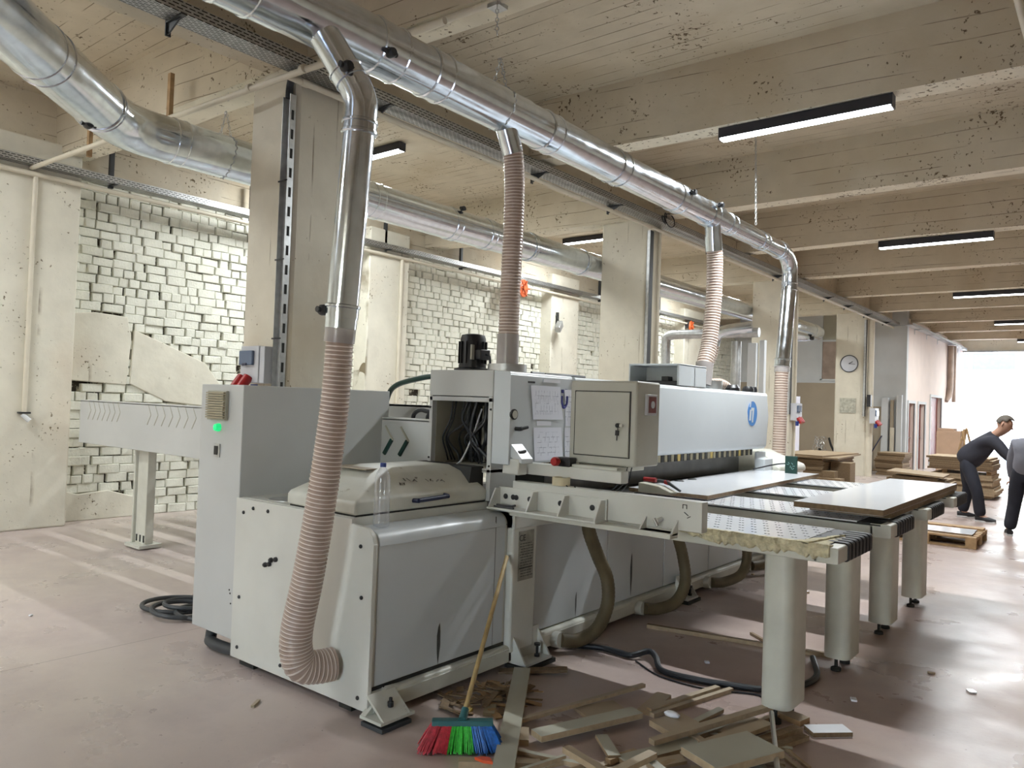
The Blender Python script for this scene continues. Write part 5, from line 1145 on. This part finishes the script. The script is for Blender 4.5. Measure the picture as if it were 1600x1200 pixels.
# offcuts lying on the floor, largest first: corner a -> direction, length, width, height
def off(p, q, w, z, label, top='melgrey', core='mdfl', th=.026, dz=0., cat='offcut', group=None, roll=0.):
    """strip from p to q (centre line, plan), width w, underside at z"""
    p = Vector((p[0], p[1], 0)); q = Vector((q[0], q[1], 0)); L = (q-p).length; ang = math.atan2(q.y-p.y, q.x-p.x)
    c = (p+q)/2; a = (-L/2, -w/2, -th/2); b = (L/2, w/2, th/2)
    o = board('wood_offcut', a, b, label, cat, top, core, group=group)
    o.location = (c.x, c.y, z+th/2+abs(dz)/2); o.rotation_euler = (roll, -math.atan2(dz, L), ang); return o
off((-2.83, 3.73), (-2.105, 2.66), .098, .018, 'long grey faced board pointing from the broom toward the saw', th=.030)
off((-2.33, 2.62), (-2.05, 2.86), .045, .0, 'short brown batten under the long grey board beside the broom', top='melbeige', th=.030)
off((-2.27, 2.96), (-2.36, 3.08), .125, .0, 'beige square offcut behind the blue broom bristles', top='melbeige', th=.028)
off((-2.20, 3.03), (-1.98, 3.62), .092, .030, 'wide grey faced strip lying across other scraps, beside the long board', th=.030)
off((-2.11, 3.70), (-2.22, 3.47), .20, .0, 'beige faced square offcut with a pencil mark, behind the wide grey strip', top='melbeige', th=.016)
off((-2.40, 3.10), (-2.16, 4.02), .026, .020, 'thin brown batten lying on the floor behind the long board', top='melbeige', th=.020, dz=.006)
off((-2.03, 4.02), (-1.99, 3.72), .085, .0, 'small beige wedge offcut behind the pile', top='melbeige', th=.024)
off((-1.975, 3.74), (-1.84, 4.32), .035, .012, 'beige batten at the back of the pile, its far end in lamp light', top='melbeige', th=.024)
off((-1.945, 3.72), (-1.78, 4.38), .030, .0, 'longer beige batten side by side with another at the back of the pile', top='melbeige', th=.024)
off((-1.80, 3.52), (-1.72, 3.72), .150, .030, 'beige square offcut with a white lump on its corner', top='melbeige', th=.030)
off((-1.46, 3.24), (-1.30, 3.62), .230, .070, 'large pale grey rectangular offcut on top of the pile', top='melgrey', th=.034)
off((-1.78, 3.12), (-1.60, 3.58), .085, .015, 'pale grey strip in the middle of the pile, partly lit', top='melgrey', th=.020)
off((-1.74, 3.33), (-1.42, 4.22), .040, .045, 'long brown batten crossing the pile diagonally', top='melbeige', th=.026, dz=.02)
off((-1.55, 3.50), (-1.42, 3.98), .075, .03, 'beige strip behind the large grey offcut', top='melbeige', th=.022)
off((-1.50, 4.02), (-1.52, 3.72), .11, .012, 'beige trapezoid offcut at the back of the pile near the steel tube', top='melbeige', th=.024)
off((-1.52, 3.95), (-1.44, 4.20), .030, .0, 'short beige batten poking out of the pile back into lamp light', top='melbeige', th=.022)
off((-1.42, 3.72), (-1.30, 4.10), .050, .0, 'brown batten on the floor behind the steel tube', top='mdf', th=.024)
off((-1.36, 3.66), (-1.24, 4.02), .045, .0, 'second brown batten on the floor behind the steel tube', top='mdf', th=.024)
off((-1.30, 3.30), (-1.16, 3.56), .110, .0, 'beige offcut under the large grey one, sticking out beside it', top='melbeige', th=.030)
off((-1.22, 3.24), (-1.10, 3.52), .105, .03, 'pale grey offcut beside the lower end of the steel tube', top='melgrey', th=.024)
off((-1.98, 2.96), (-1.62, 2.86), .040, .060, 'beige batten across the front of the pile', top='melbeige', th=.026)
off((-1.70, 2.72), (-1.62, 3.12), .045, .075, 'pale brown batten lying over the front of the pile', top='melbeige', th=.026, dz=.02)
off((-1.62, 3.10), (-1.36, 2.96), .045, .060, 'grey edged batten below the large grey offcut', top='melgrey', th=.028)
off((-1.50, 2.95), (-1.36, 3.22), .13, .005, 'pale square offcut tucked under the battens in front', top='melgrey', th=.030)
off((-1.38, 3.02), (-1.24, 3.20), .10, .0, 'beige square offcut at the front edge of the pile', top='melbeige', th=.030)
r = random.Random(8)
for k in range(44):
    x = r.uniform(-2.05, -1.15); y = r.uniform(2.68, 3.85); 
    if y > 3.3 and x < -1.75: continue
    if (x+1.6)**2/.36+(y-3.2)**2/.4 > 1: continue
    L = r.uniform(.14, .50); w = r.choice((.022, .028, .035, .06)); a = r.choice((1.25, 1.35, 1.1, 1.45, 1.3, -.4, .3, 2.4)); d = Vector((math.cos(a), math.sin(a)))*L/2
    off((x-d.x, y-d.y), (x+d.x, y+d.y), w, r.choice((0, 0, .012, .028)), 'narrow brown offcut among the mixed battens of the floor pile', top=r.choice(('melbeige', 'melgrey', 'mdfl')), th=r.choice((.016, .022)), group='narrow offcuts in the floor pile', roll=r.uniform(-.12, .12))
lump = MB().lathe([(.01, 0), (.03, .008), (.034, .02), (.022, .034), (.006, .038)], (0, 0, 0), 14).build('white_lump', 'paper', smooth=1.2); lump.location = (-1.80, 3.66, .06); lump.scale = (1.3, .8, .8)
tag(lump, 'small white crumpled lump on a beige square offcut', 'scrap')
tag(MB().tube([(-1.40, 3.98, .10), (-1.12, 3.30, .06), (-1.02, 3.08, .05)], .0125, 12).build('steel_tube', 'steel'), 'bright steel tube lying slanted on the pile', 'tube')
off((-1.25, 4.10), (-1.10, 4.25), .10, .0, 'white faced offcut alone on the floor near the first table leg', top='melwhite', core='mdf', th=.026)
off((-1.46, 4.24), (-1.30, 4.20), .09, .0, 'beige offcut beside the first table leg foot', top='melbeige', core='pine', th=.030)
off((-1.30, 3.78), (-1.10, 3.62), .022, .0, 'thin light lath on the floor near the white faced offcut', top='melbeige', th=.010)
off((-1.32, 3.86), (-1.12, 3.70), .020, .0, 'second thin light lath parallel to another near the white faced offcut', top='mdfl', th=.012)
off((-1.42, 3.72), (-1.05, 3.28), .026, .0, 'long thin lath on the floor beside the pile, ending at the frame edge', top='melbeige', th=.012)
off((-1.10, 3.30), (-1.02, 3.42), .05, .0, 'short grey block near the end of the long lath', top='melgrey', th=.03)
off((-1.22, 3.28), (-1.14, 3.48), .03, .0, 'short dark batten between the pile and the long lath', top='mdf', th=.025)
off((-2.77, 5.18), (-1.52, 5.46), .035, .0, 'long brown batten on the floor under the tables', top='mdf', th=.03)
off((-2.13, 5.58), (-1.95, 5.44), .022, .0, 'short dark stick on the floor under the tables', top='mdf', th=.02)
off((-2.42, 7.35), (-2.24, 7.2), .05, .0, 'small light faced stick on the floor beyond the hoses', top='melwhite', th=.02)
off((-3.56, 2.36), (-3.61, 2.43), .018, .0, 'tiny beige scrap on the bare floor before the saw end panel', top='melbeige', core='yellowbr', th=.012)
og = MB().prism([(0, 0), (.05, .0), (.09, .02), (.05, .045), (.02, .03)], 'Z', 0, .012).build('orange_scrap', mat('orange_plastic', (.75, .11, .03), .4, var=.1), smooth=0); og.location = (-2.27, 2.66, .034); tag(og, 'small orange plastic scrap on the batten beside the broom', 'scrap')
r = random.Random(31)
for (x, y, z_) in ((-6.1, 2.2, 0), (-1.6, 6.1, 0), (-.95, 5.6, 0), (-2.9, 7.6, 0), (-1.2, 4.75, 0), (-.7, 5.4, 0), (-2.1, 4.75, 0)):
    o = MB().obox((0, 0, 0), (r.uniform(.02, .05), r.uniform(.02, .05), .012), Matrix.Identity(3)).build('floor_crumb', r.choice(('paper', 'melwhite', 'mdfl')), smooth=0, bevel=.003); o.location = (x, y, .007); o.rotation_euler = (0, 0, r.uniform(0, 3))
    tag(o, 'tiny pale crumb lying loose on the bare floor', 'scrap', 'crumbs on the floor')

# ================================================================== BACKGROUND: STACKS, PALLET, PEOPLE, OUTSIDE
ORD = ['lowest', 'second lowest', 'third lowest', 'fourth lowest', 'fifth lowest', 'sixth lowest', 'seventh lowest', 'eighth lowest', 'ninth lowest', 'tenth lowest', 'eleventh lowest', 'twelfth lowest', 'thirteenth lowest', 'fourteenth lowest']
def pile(x0, y0, x1, y1, z, n, th, label, group, top='mdfl', core='mdf', jx=.04, seed=1, rot=0.):
    r = random.Random(seed)
    for k in range(n):
        dx, dy = r.uniform(-jx, jx), r.uniform(-jx, jx)
        board('stacked_board', (x0+dx, y0+dy, z), (x1+dx, y1+dy, z+th-.001), ORD[k] + ' ' + label, 'board', top, core, rot+r.uniform(-.02, .02), group if n > 1 else None); z += th
    return z
# stack beyond the saw, seen over the white panel
z = pile(-6.1, 16.9, -5.0, 19.2, .10, 14, .042, 'brown board of the high stack beyond the far saw end', 'boards of the stack beyond the saw', jx=.03, seed=3)
board('stacked_board', (-5.95, 16.7, z), (-4.75, 19.3, z+.03), 'light sheet lying skewed on the high board stack, second from the top', 'board', 'mdfl', 'mdf', .08)
board('stacked_board', (-6.0, 16.8, z+.032), (-4.9, 19.1, z+.06), 'uppermost light sheet of the high board stack beyond the saw', 'board', 'mdfl', 'mdf', -.06)
for k, (x, y) in enumerate(((-6.0, 17.2), (-5.1, 17.2), (-6.0, 18.9), (-5.1, 18.9))): tag(MB().box((x, y, 0), (x+.10, y+.10, .10)).build('stack_block', 'pine', smooth=0), 'wooden spacer block under the high board stack', 'block', 'blocks under the high stack')
board('cut_panel_bundle', (-5.05, 16.6, .0), (-4.55, 16.9, .30), 'brown block of cut boards standing by the high stack, lower one', 'board', 'mdfl', 'mdf')
board('cut_panel_bundle', (-4.95, 16.7, .30), (-4.70, 16.95, .44), 'pale brown block resting on the lower block by the high stack', 'board', 'mdfl', 'mdf')
board('cut_panel_bundle', (-4.95, 17.3, .0), (-4.55, 17.7, .60), 'tall brown block of cut boards behind the lower ones', 'board', 'mdfl', 'mdf')
pile(-5.4, 23.0, -4.7, 23.9, 0, 12, .052, 'brown board of the stack right beyond the clock column'.replace(' right', ''), 'boards of the stack beyond the clock column', jx=.05, seed=5)
# stacks in the middle distance
pile(-3.75, 14.6, -2.75, 15.6, .02, 5, .06, 'board of the low wide stack beyond the outfeed tables', 'boards of the low wide stack', 'mdfl', 'mdf', .06, 6)
board('stacked_board', (-3.8, 14.4, .335), (-2.9, 15.3, .36), 'white faced sheet on the low wide stack', 'board', 'melwhite', 'mdfl', .05)
z = pile(-3.55, 16.2, -2.55, 17.2, .02, 8, .055, 'brown board of the stack below the tilted sheet', 'boards of the stack below the tilted sheet', 'mdfl', 'mdf', .05, 7)
board('stacked_board', (-3.5, 16.0, z), (-2.75, 17.0, z+.05), 'thick board lying askew on its stack, under the tilted sheet', 'board', 'mdfl', 'mdf', .12)
board('stacked_board', (-3.55, 15.9, z+.09), (-2.6, 16.9, z+.12), 'tilted light sheet on top of its stack, a gap below it', 'board', 'mdfl', 'mdf', .05, tilt=(.0, .05))
z = pile(-3.15, 18.3, -2.05, 19.5, .02, 9, .052, 'board in the lower part of the farther stack', 'boards of the farther stack, lower part', 'mdfl', 'mdfl', .05, 8)
for k, x in enumerate((-3.0, -2.2)): tag(MB().box((x, 18.4, z), (x+.09, 19.3, z+.075)).build('stack_spacer', 'pine', smooth=0), 'pale spacer between lower and upper part of the farther stack', 'block', 'spacers of the farther stack')
pile(-3.25, 18.3, -2.10, 19.5, z+.075, 6, .045, 'board in the upper part of the farther stack', 'boards of the farther stack, upper part', 'mdfl', 'mdf', .04, 9)
tag(MB().box((-3.1, 14.3, .36), (-2.96, 14.42, .43)).build('small_carton', 'paper', bevel=.006), 'small white carton on the low wide stack', 'box')
ca = thing('cardboard_carton', (-3.45, 22, 0), 'large tall cardboard carton behind the board stacks', 'box')
MB().box((-3.72, 21.9, 0), (-3.18, 22.6, 1.31)).build('carton_body', 'card', ca, bevel=.02); MB().box((-3.70, 21.95, 1.30), (-3.35, 22.5, 1.37)).build('carton_flap', 'card', ca, bevel=.01)
th_ = thing('wooden_trestle', (-2.72, 20, 0), 'light wooden trestle against the bright loading door', 'trestle')
for a, b in [(tuple(q+(-.22 if i == 0 else 0) for i, q in enumerate(a)), tuple(q+(-.22 if i == 0 else 0) for i, q in enumerate(b))) for a, b in (((-2.90, 20, 0), (-2.62, 20.05, 1.40)), ((-2.42, 20, 0), (-2.66, 20.05, 1.36)), ((-2.80, 20.5, 0), (-2.60, 20.2, 1.42)), ((-2.30, 20.4, 0), (-2.58, 20.1, 1.40)))]: MB().tube([a, b], .024, 6).build('leg', 'pine', th_)
MB().tube([(-3.06, 20.02, .45), (-2.72, 20.02, .45)], .018, 6).build('brace', 'pine', th_)
tag(MB().box((-3.95, 24.2, 0), (-3.75, 24.4, 1.0)).build('white_bin', 'wallwhite', bevel=.02), 'white bin standing before the dark red doors', 'bin')
# things leaning on the white partition
for a, b, m, lb in (((-5.55, 24.22, 0), (-5.37, 24.40, 2.16), 'wallwhite', 'tall white profile leaning at the partition, beside the blue stick'),
                    ((-5.16, 24.26, 0), (-5.02, 24.40, 2.25), 'wallwhite', 'tall white profile at the partition corner next to the pink wall'),
                    ((-5.33, 24.3, .0), (-5.24, 24.38, 2.1), 'beigeboard', 'tall narrow beige board between the two white profiles'),
                    ((-5.30, 24.18, 0), (-5.20, 24.28, 1.30), 'conduit', 'short cream strip in front of the beige board at the partition'),
                    ((-6.05, 24.30, 0), (-5.80, 24.38, 1.05), 'wallwhite', 'low white board leaning at the partition near the clock column'),
                    ((-6.0, 24.39, 0), (-5.5, 24.43, 1.9), 'beigeboard', 'wide beige sheet flat against the white partition')):
    tag(MB().box(a, b).build('leaning_board', m, bevel=.005), lb, 'board')
tag(MB().tube([(-6.015, 23.9, 0.01), (-5.52, 24.2, 1.05)], .016, 8).build('blue_stick', 'navy'), 'slanted dark blue stick leaning at the white partition', 'stick')
tag(MB().tube(spline([(-6.62, 22.9, .95), (-6.56, 22.9, .75), (-6.45, 22.9, .48), (-6.40, 22.9, .02)], 5), .03, 8).build('dark_lever', 'dark'), 'dark curved lever before the beige board, beside the clock column', 'lever')
wm = thing('wire_bundle', (-7.1, 23.5, 0), 'shiny tangled wire bundle before the beige board', 'wire')
mb = MB(); r = random.Random(4)
for k in range(16): mb.torus((-6.95+r.uniform(-.12, .12), 23.2+r.uniform(-.1, .1), .72+r.uniform(-.15, .18)), r.uniform(.06, .14), .007, (r.uniform(-1, 1), r.uniform(-1, 1), r.uniform(-1, 1)), 14, 5)
mb.build('wire_loops', 'steel', wm); MB().tube([(-6.95, 23.2, 0), (-6.95, 23.2, .62)], .04, 10).build('stand', 'dark', wm)
# curtain rail and strip at the door side
rs = thing('rolled_curtain', (-4.85, 31, 2.2), 'brownish rolled curtain hanging beside the loading door', 'curtain')
MB().tube([(-4.84, 30.9, 4.2), (-4.84, 30.9, 2.75), (-4.86, 30.8, 2.40), (-4.90, 30.6, 2.22)], [.10, .10, .11, .06], 12).tube([(-4.76, 31.15, 4.2), (-4.76, 31.15, 2.2)], .06, 10).build('curtain_roll', 'brownboard', rs)
fs_ = MB(); r = random.Random(6); n = 26; vs = []
for k in range(n+1):
    z = 4.25-2.3*k/n; w = .05+.03*math.sin(k*1.9); vs += [(-4.70, 31.5-w, z), (-4.66, 31.5+w+.12, z), (-4.67, 31.5+w+.12, z), (-4.71, 31.5-w, z)]
fs_.add(vs, [(4*i+k, 4*i+(k+1) % 4, 4*i+4+(k+1) % 4, 4*i+4+k) for i in range(n) for k in range(4)])
tag(fs_.build('foil_strip', 'paper', smooth=0), 'pale wavy foil strip hanging beside the loading door', 'strip')

# pallet with white panels
pa = thing('wooden_pallet', (-1.9, 12.0, 0), 'wooden pallet with cut white panels on it, beyond the outfeed tables', 'pallet')
px0, px1, py0, py1 = -2.62, -1.44, 11.25, 12.25
pr_ = math.radians(0)
for y in (py0, (py0+py1)/2-.05, py1-.10):
    MB().box((px0, y, 0), (px1, y+.10, .022)).build('bottom_plank', 'pine', pa, smooth=0)
    for x in (px0, (px0+px1)/2-.06, px1-.12): MB().box((x, y, .022), (x+.12, y+.10, .10)).build('block', 'pine', pa, smooth=0)
for x in (px0, (px0+px1)/2-.06, px1-.12): MB().box((x, py0, .10), (x+.12, py1, .122)).build('stringer', 'pine', pa, smooth=0)
for k in range(6): MB().box((px0, py0+k*.176, .122), (px1, py0+k*.176+.12, .144)).build('top_plank', 'pine', pa, smooth=0)
board('laminate_panel', (-2.60, 11.36, .145), (-1.50, 11.66, .165), 'glossy white panel on the pallet, the one on its front edge', 'panel')
board('laminate_panel', (-2.60, 11.68, .145), (-1.52, 11.96, .160), 'second glossy white panel on the pallet, behind the front one', 'panel')
tag(MB().box((-2.6, 12.02, .145), (-1.46, 12.22, .17)).build('pallet_plank', 'pine', smooth=0), 'bare pine plank lying along the back of the pallet', 'plank')

# people
def skin_mesh(name, joints, bones, m, parent, sub=2):
    """one continuous surface grown over a skeleton; joints: name -> (pos, radius or (rx, ry))"""
    names = list(joints); idx = {n: i for i, n in enumerate(names)}
    me = bpy.data.meshes.new(name+'_skeleton'); me.from_pydata([tuple(joints[n][0]) for n in names], [(idx[a], idx[b]) for a, b in bones], [])
    ob = bpy.data.objects.new(name+'_skeleton', me); C.objects.link(ob)
    md = ob.modifiers.new('skin', 'SKIN'); md.use_smooth_shade = True; md.branch_smoothing = .35
    for i, n in enumerate(names):
        rr = joints[n][1]; rr = rr if isinstance(rr, tuple) else (rr, rr); me.skin_vertices[0].data[i].radius = rr; me.skin_vertices[0].data[i].use_root = (i == 0)
    s = ob.modifiers.new('sub', 'SUBSURF'); s.levels = s.render_levels = sub
    bpy.context.view_layer.update()
    ev = bpy.data.meshes.new_from_object(ob.evaluated_get(bpy.context.evaluated_depsgraph_get()))
    bpy.data.objects.remove(ob); ev.name = name
    base = parent.location if parent else Vector((0, 0, 0))
    for v in ev.vertices: v.co -= base
    ev.materials.clear(); ev.materials.append(M[m]); ev.shade_smooth()
    o = bpy.data.objects.new(name, ev); C.objects.link(o); o.parent = parent
    return o
def person(J, root, label, shirt, sleeve_bare, R_=1.0):
    """J: joint positions; builds a continuous body, then trousers, shirt, shoes, hair as children"""
    p = thing('person', root, label, 'person')
    V = {k: Vector(v) for k, v in J.items()}
    lerp = lambda a, b, t: V[a].lerp(V[b], t)
    face = (V['face']-V['head']).normalized()
    jb = {'pelvis': (V['pelvis'], .110), 'waist': (V['waist'], .100), 'chest': (V['chest'], (.125, .105)), 'neckb': (V['neck'], .068), 'headb': (V['head']-Vector((0, 0, .04)), .10), 'headm': (V['head']+Vector((0, 0, .045)), .135), 'headt': (V['head']+Vector((0, 0, .135)), .095)}
    bo = [('pelvis', 'waist'), ('waist', 'chest'), ('chest', 'neckb'), ('neckb', 'headb'), ('headb', 'headm'), ('headm', 'headt')]
    for s in 'lr':
        jb['sh'+s] = (V['sh'+s], .050); jb['el'+s] = (V['el'+s], .042); jb['wr'+s] = (V['wr'+s], .029)
        bo += [('chest', 'sh'+s), ('sh'+s, 'el'+s), ('el'+s, 'wr'+s)]
        d = (V['wr'+s]-V['el'+s]).normalized(); side = d.cross(Vector((.3, .9, .2))).normalized()
        jb['pa'+s] = (V['wr'+s]+d*.055, (.036, .020)); bo.append(('wr'+s, 'pa'+s))
        nn = d.cross(side)
        for i, (of, ln) in enumerate(((-.030, .070), (-.010, .082), (.010, .078), (.030, .060))):
            a = V['wr'+s]+d*.10+side*of; b = a+d*ln*.5+nn*.012; c = a+d*ln*.85+nn*.035
            for q, w, rr in (('a', a, .0095), ('b', b, .0088), ('c', c, .0075)): jb['f%s%d%s' % (s, i, q)] = (w, rr)
            bo += [('pa'+s, 'f%s%da' % (s, i)), ('f%s%da' % (s, i), 'f%s%db' % (s, i)), ('f%s%db' % (s, i), 'f%s%dc' % (s, i))]
        t = V['wr'+s]+d*.045-side*.045+nn*.012; jb['th'+s] = (t, .011); jb['tj'+s] = (t+d*.04-side*.008+nn*.014, .0085); bo += [('pa'+s, 'th'+s), ('th'+s, 'tj'+s)]
        jb['hi'+s] = (V['hi'+s], .080); jb['kn'+s] = (V['kn'+s], .057); jb['an'+s] = (V['an'+s], .040); jb['to'+s] = (V['to'+s], .034)
        bo += [('pelvis', 'hi'+s), ('hi'+s, 'kn'+s), ('kn'+s, 'an'+s), ('an'+s, 'to'+s)]
    skin_mesh('body', jb, bo, 'skin', p)
    # trousers and shirt: looser copies of the same chains
    jt = {'pelvis': (V['pelvis']+Vector((0, 0, .02)), .180), 'belt': (lerp('pelvis', 'waist', .75), .172)}; bt_ = [('pelvis', 'belt')]
    for s in 'lr':
        jt['hi'+s] = (V['hi'+s], .125); jt['th'+s] = (lerp('hi'+s, 'kn'+s, .5), .108); jt['kn'+s] = (V['kn'+s], .090); jt['an'+s] = (V['an'+s]+Vector((0, 0, -.015)), (.092, .085))
        bt_ += [('pelvis', 'hi'+s), ('hi'+s, 'th'+s), ('th'+s, 'kn'+s), ('kn'+s, 'an'+s)]
    skin_mesh('trousers', jt, bt_, 'trouser', p)
    js = {'hem': (lerp('pelvis', 'waist', -.45), .195*R_), 'waist': (V['waist'], .205*R_), 'chest': (V['chest'], (.235*R_, .215*R_)), 'collar': (lerp('chest', 'neck', .85), .105)}
    bs = [('hem', 'waist'), ('waist', 'chest'), ('chest', 'collar')]
    for s in 'lr':
        e = .55 if sleeve_bare else 1.; w = lerp('sh'+s, 'el'+s, .6)
        js['sh'+s] = (V['sh'+s], .108); js['ua'+s] = (w, .080); js['el'+s] = (V['el'+s], .068); bs += [('chest', 'sh'+s), ('sh'+s, 'ua'+s), ('ua'+s, 'el'+s)]
        if not sleeve_bare: js['wr'+s] = (lerp('el'+s, 'wr'+s, .92), .044); bs.append(('el'+s, 'wr'+s))
    skin_mesh('shirt', js, bs, shirt, p)
    for s in 'lr':
        a, t = V['an'+s], V['to'+s]; d = Vector((t.x-a.x, t.y-a.y, 0)).normalized()
        h0 = Vector((a.x, a.y, 0))-d*.07; t0 = Vector((t.x, t.y, 0))+d*.06; z0 = min(a.z, t.z)-.045; z0 = max(0, z0)
        up = Vector((0, 0, 1)); c = [(h0, .040, .075), (h0+d*.09, .042, .085), (h0.lerp(t0, .6), .048, .055), (t0, .030, .035)]
        mb = MB().tube([q+up*(z0+hh*.55+.012) for q, w, hh in c], [w for q, w, hh in c], 14)
        o = mb.build('shoe', 'shoe', p, smooth=1.2)
        sd = d.cross(up); sl = MB(); pts = [h0-sd*.036, h0+d*.12-sd*.040, t0-sd*.03, t0+d*.015, t0+sd*.03, h0+d*.12+sd*.040, h0+sd*.036]
        sl.prism([(q.x, q.y) for q in pts], 'Z', z0+.001, z0+.026); sl.build('shoe_sole', 'sole', o)
    # face and hair
    Hd = V['head']+Vector((0, 0, .045)); sd = face.cross(Vector((0, 0, 1))).normalized(); up = sd.cross(face)
    MB().tube([Hd+face*.102+up*.012, Hd+face*.136-up*.024, Hd+face*.104-up*.034], [.008, .015, .008], 8).build('nose', 'skin', p, smooth=1.2)
    for q in (-1, 1):
        e = Hd+sd*q*.106-up*.008-face*.005; MB().tube([e-up*.03, e+up*.002+sd*q*.008, e+up*.03], [.008, .015, .010], 8).build('ear', 'skin', p, smooth=1.2)
        e = Hd+face*.099+sd*q*.038+up*.014; MB().lathe([(.001, -.008), (.010, -.003), (.010, .003), (.001, .008)], e, 10).build('eye', 'print', p, smooth=1.2)
    MB().tube([Hd+face*.098-up*.056-sd*.025, Hd+face*.104-up*.057, Hd+face*.098-up*.056+sd*.025], .005, 6).build('mouth', 'doorred', p, smooth=1.2)
    hb = bmesh.new(); bmesh.ops.create_uvsphere(hb, u_segments=20, v_segments=12, radius=.118)
    me = bpy.data.meshes.new('hair')
    for v in list(hb.verts):
        w = sd*v.co.x+face*v.co.y*1.08+up*v.co.z*1.12
        v.co = w
    bmesh.ops.delete(hb, geom=[v for v in hb.verts if v.co.dot(up) < .02 and v.co.dot(face) > -.01 or v.co.dot(up) < -.05 or (v.co.dot(face) > .05 and v.co.dot(up) < .075)], context='VERTS')
    for v in hb.verts: v.co += Hd+up*.008-p.location
    hb.to_mesh(me); hb.free(); me.materials.append(M['hair']); me.shade_smooth(); ho = bpy.data.objects.new('hair', me); C.objects.link(ho); ho.parent = p; 
    so = ho.modifiers.new('thick', 'SOLIDIFY'); so.thickness = -.006
    return p
# bending man in dark clothes, reaching toward the other
person({'pelvis': (-2.03, 14.5, .93), 'waist': (-1.93, 14.5, 1.08), 'chest': (-1.74, 14.48, 1.28), 'neck': (-1.60, 14.46, 1.42), 'head': (-1.485, 14.44, 1.535), 'face': (-1.30, 14.42, 1.43),
        'shl': (-1.68, 14.68, 1.33), 'ell': (-1.52, 14.74, 1.08), 'wrl': (-1.34, 14.62, .93), 'shr': (-1.60, 14.29, 1.31), 'elr': (-1.42, 14.22, 1.09), 'wrr': (-1.24, 14.20, .90),
        'hil': (-2.03, 14.63, .88), 'knl': (-2.02, 14.80, .47), 'anl': (-2.10, 14.75, .09), 'tol': (-1.97, 14.78, .04),
        'hir': (-1.98, 14.38, .88), 'knr': (-1.83, 14.30, .47), 'anr': (-1.78, 14.33, .09), 'tor': (-1.63, 14.30, .04)},
       (-1.95, 14.5, 0), 'person in a dark shirt and dark trousers bending forward over the work', 'shirt', False, 1.15)
person({'pelvis': (-1.075, 13.0, .90), 'waist': (-1.065, 13.0, 1.05), 'chest': (-1.025, 13.02, 1.26), 'neck': (-0.995, 13.06, 1.44), 'head': (-0.965, 13.10, 1.56), 'face': (-0.905, 13.28, 1.50),
        'shl': (-1.205, 13.04, 1.31), 'ell': (-1.260, 13.06, 1.03), 'wrl': (-1.260, 13.14, .79), 'shr': (-0.835, 12.98, 1.31), 'elr': (-0.755, 13.0, 1.03), 'wrr': (-0.715, 13.12, .80),
        'hil': (-1.165, 13.02, .86), 'knl': (-1.210, 13.06, .46), 'anl': (-1.265, 13.03, .09), 'tol': (-1.305, 13.18, .04),
        'hir': (-0.985, 12.98, .86), 'knr': (-0.975, 13.0, .46), 'anr': (-0.985, 12.90, .09), 'tor': (-0.995, 13.05, .04)},
       (-1.075, 13.0, 0), 'person in a grey shirt and black trousers standing at the frame edge, seen from behind', 'grey_shirt', False)

# outside the loading door
struct(MB().box((-40, -60, -.2), (40, -6.2, -.01)).build('pavement', 'pavement', smooth=0))
struct(MB().box((-40, 34.5, -.2), (40, 90, -.01)).build('pavement', 'pavement', smooth=0))
hs = thing('facing_house', (-6, 52, 0), 'pale sunlit house with teal windows facing the loading door', 'house')
MB().box((-30, 52, 0), (14, 60, 14)).build('house_wall', 'facade', hs, smooth=0)
MB().box((-9.5, 51.9, 2.35), (-4.6, 52, 2.6)).build('facade_band', 'facadey', hs, smooth=0)
for k, (x0, x1) in enumerate(((-9.2, -7.2), (-7.0, -4.9))):
    w = MB().box((x0, 51.92, 4.5), (x1, 52, 6.6)).build('window', 'winteal', hs, smooth=0)
    MB().box((x0-.08, 51.88, 5.45), (x1+.08, 51.95, 5.6)).box((x0-.1, 51.88, 4.4), (x1+.1, 51.95, 4.5)).box((x0-.1, 51.88, 4.5), (x0, 51.95, 6.6)).box((x1, 51.88, 4.5), (x1+.1, 51.95, 6.6)).build('window_frame', 'wallwhite', w, smooth=0)
tag(MB().box((-4.9, 40, 0), (-2.2, 42.0, .9)).box((-4.6, 40.05, .9), (-2.5, 41.9, 1.35)).build('parked_car', 'wallwhite', bevel=.12), 'overexposed white vehicle shape outside the loading door', 'car')
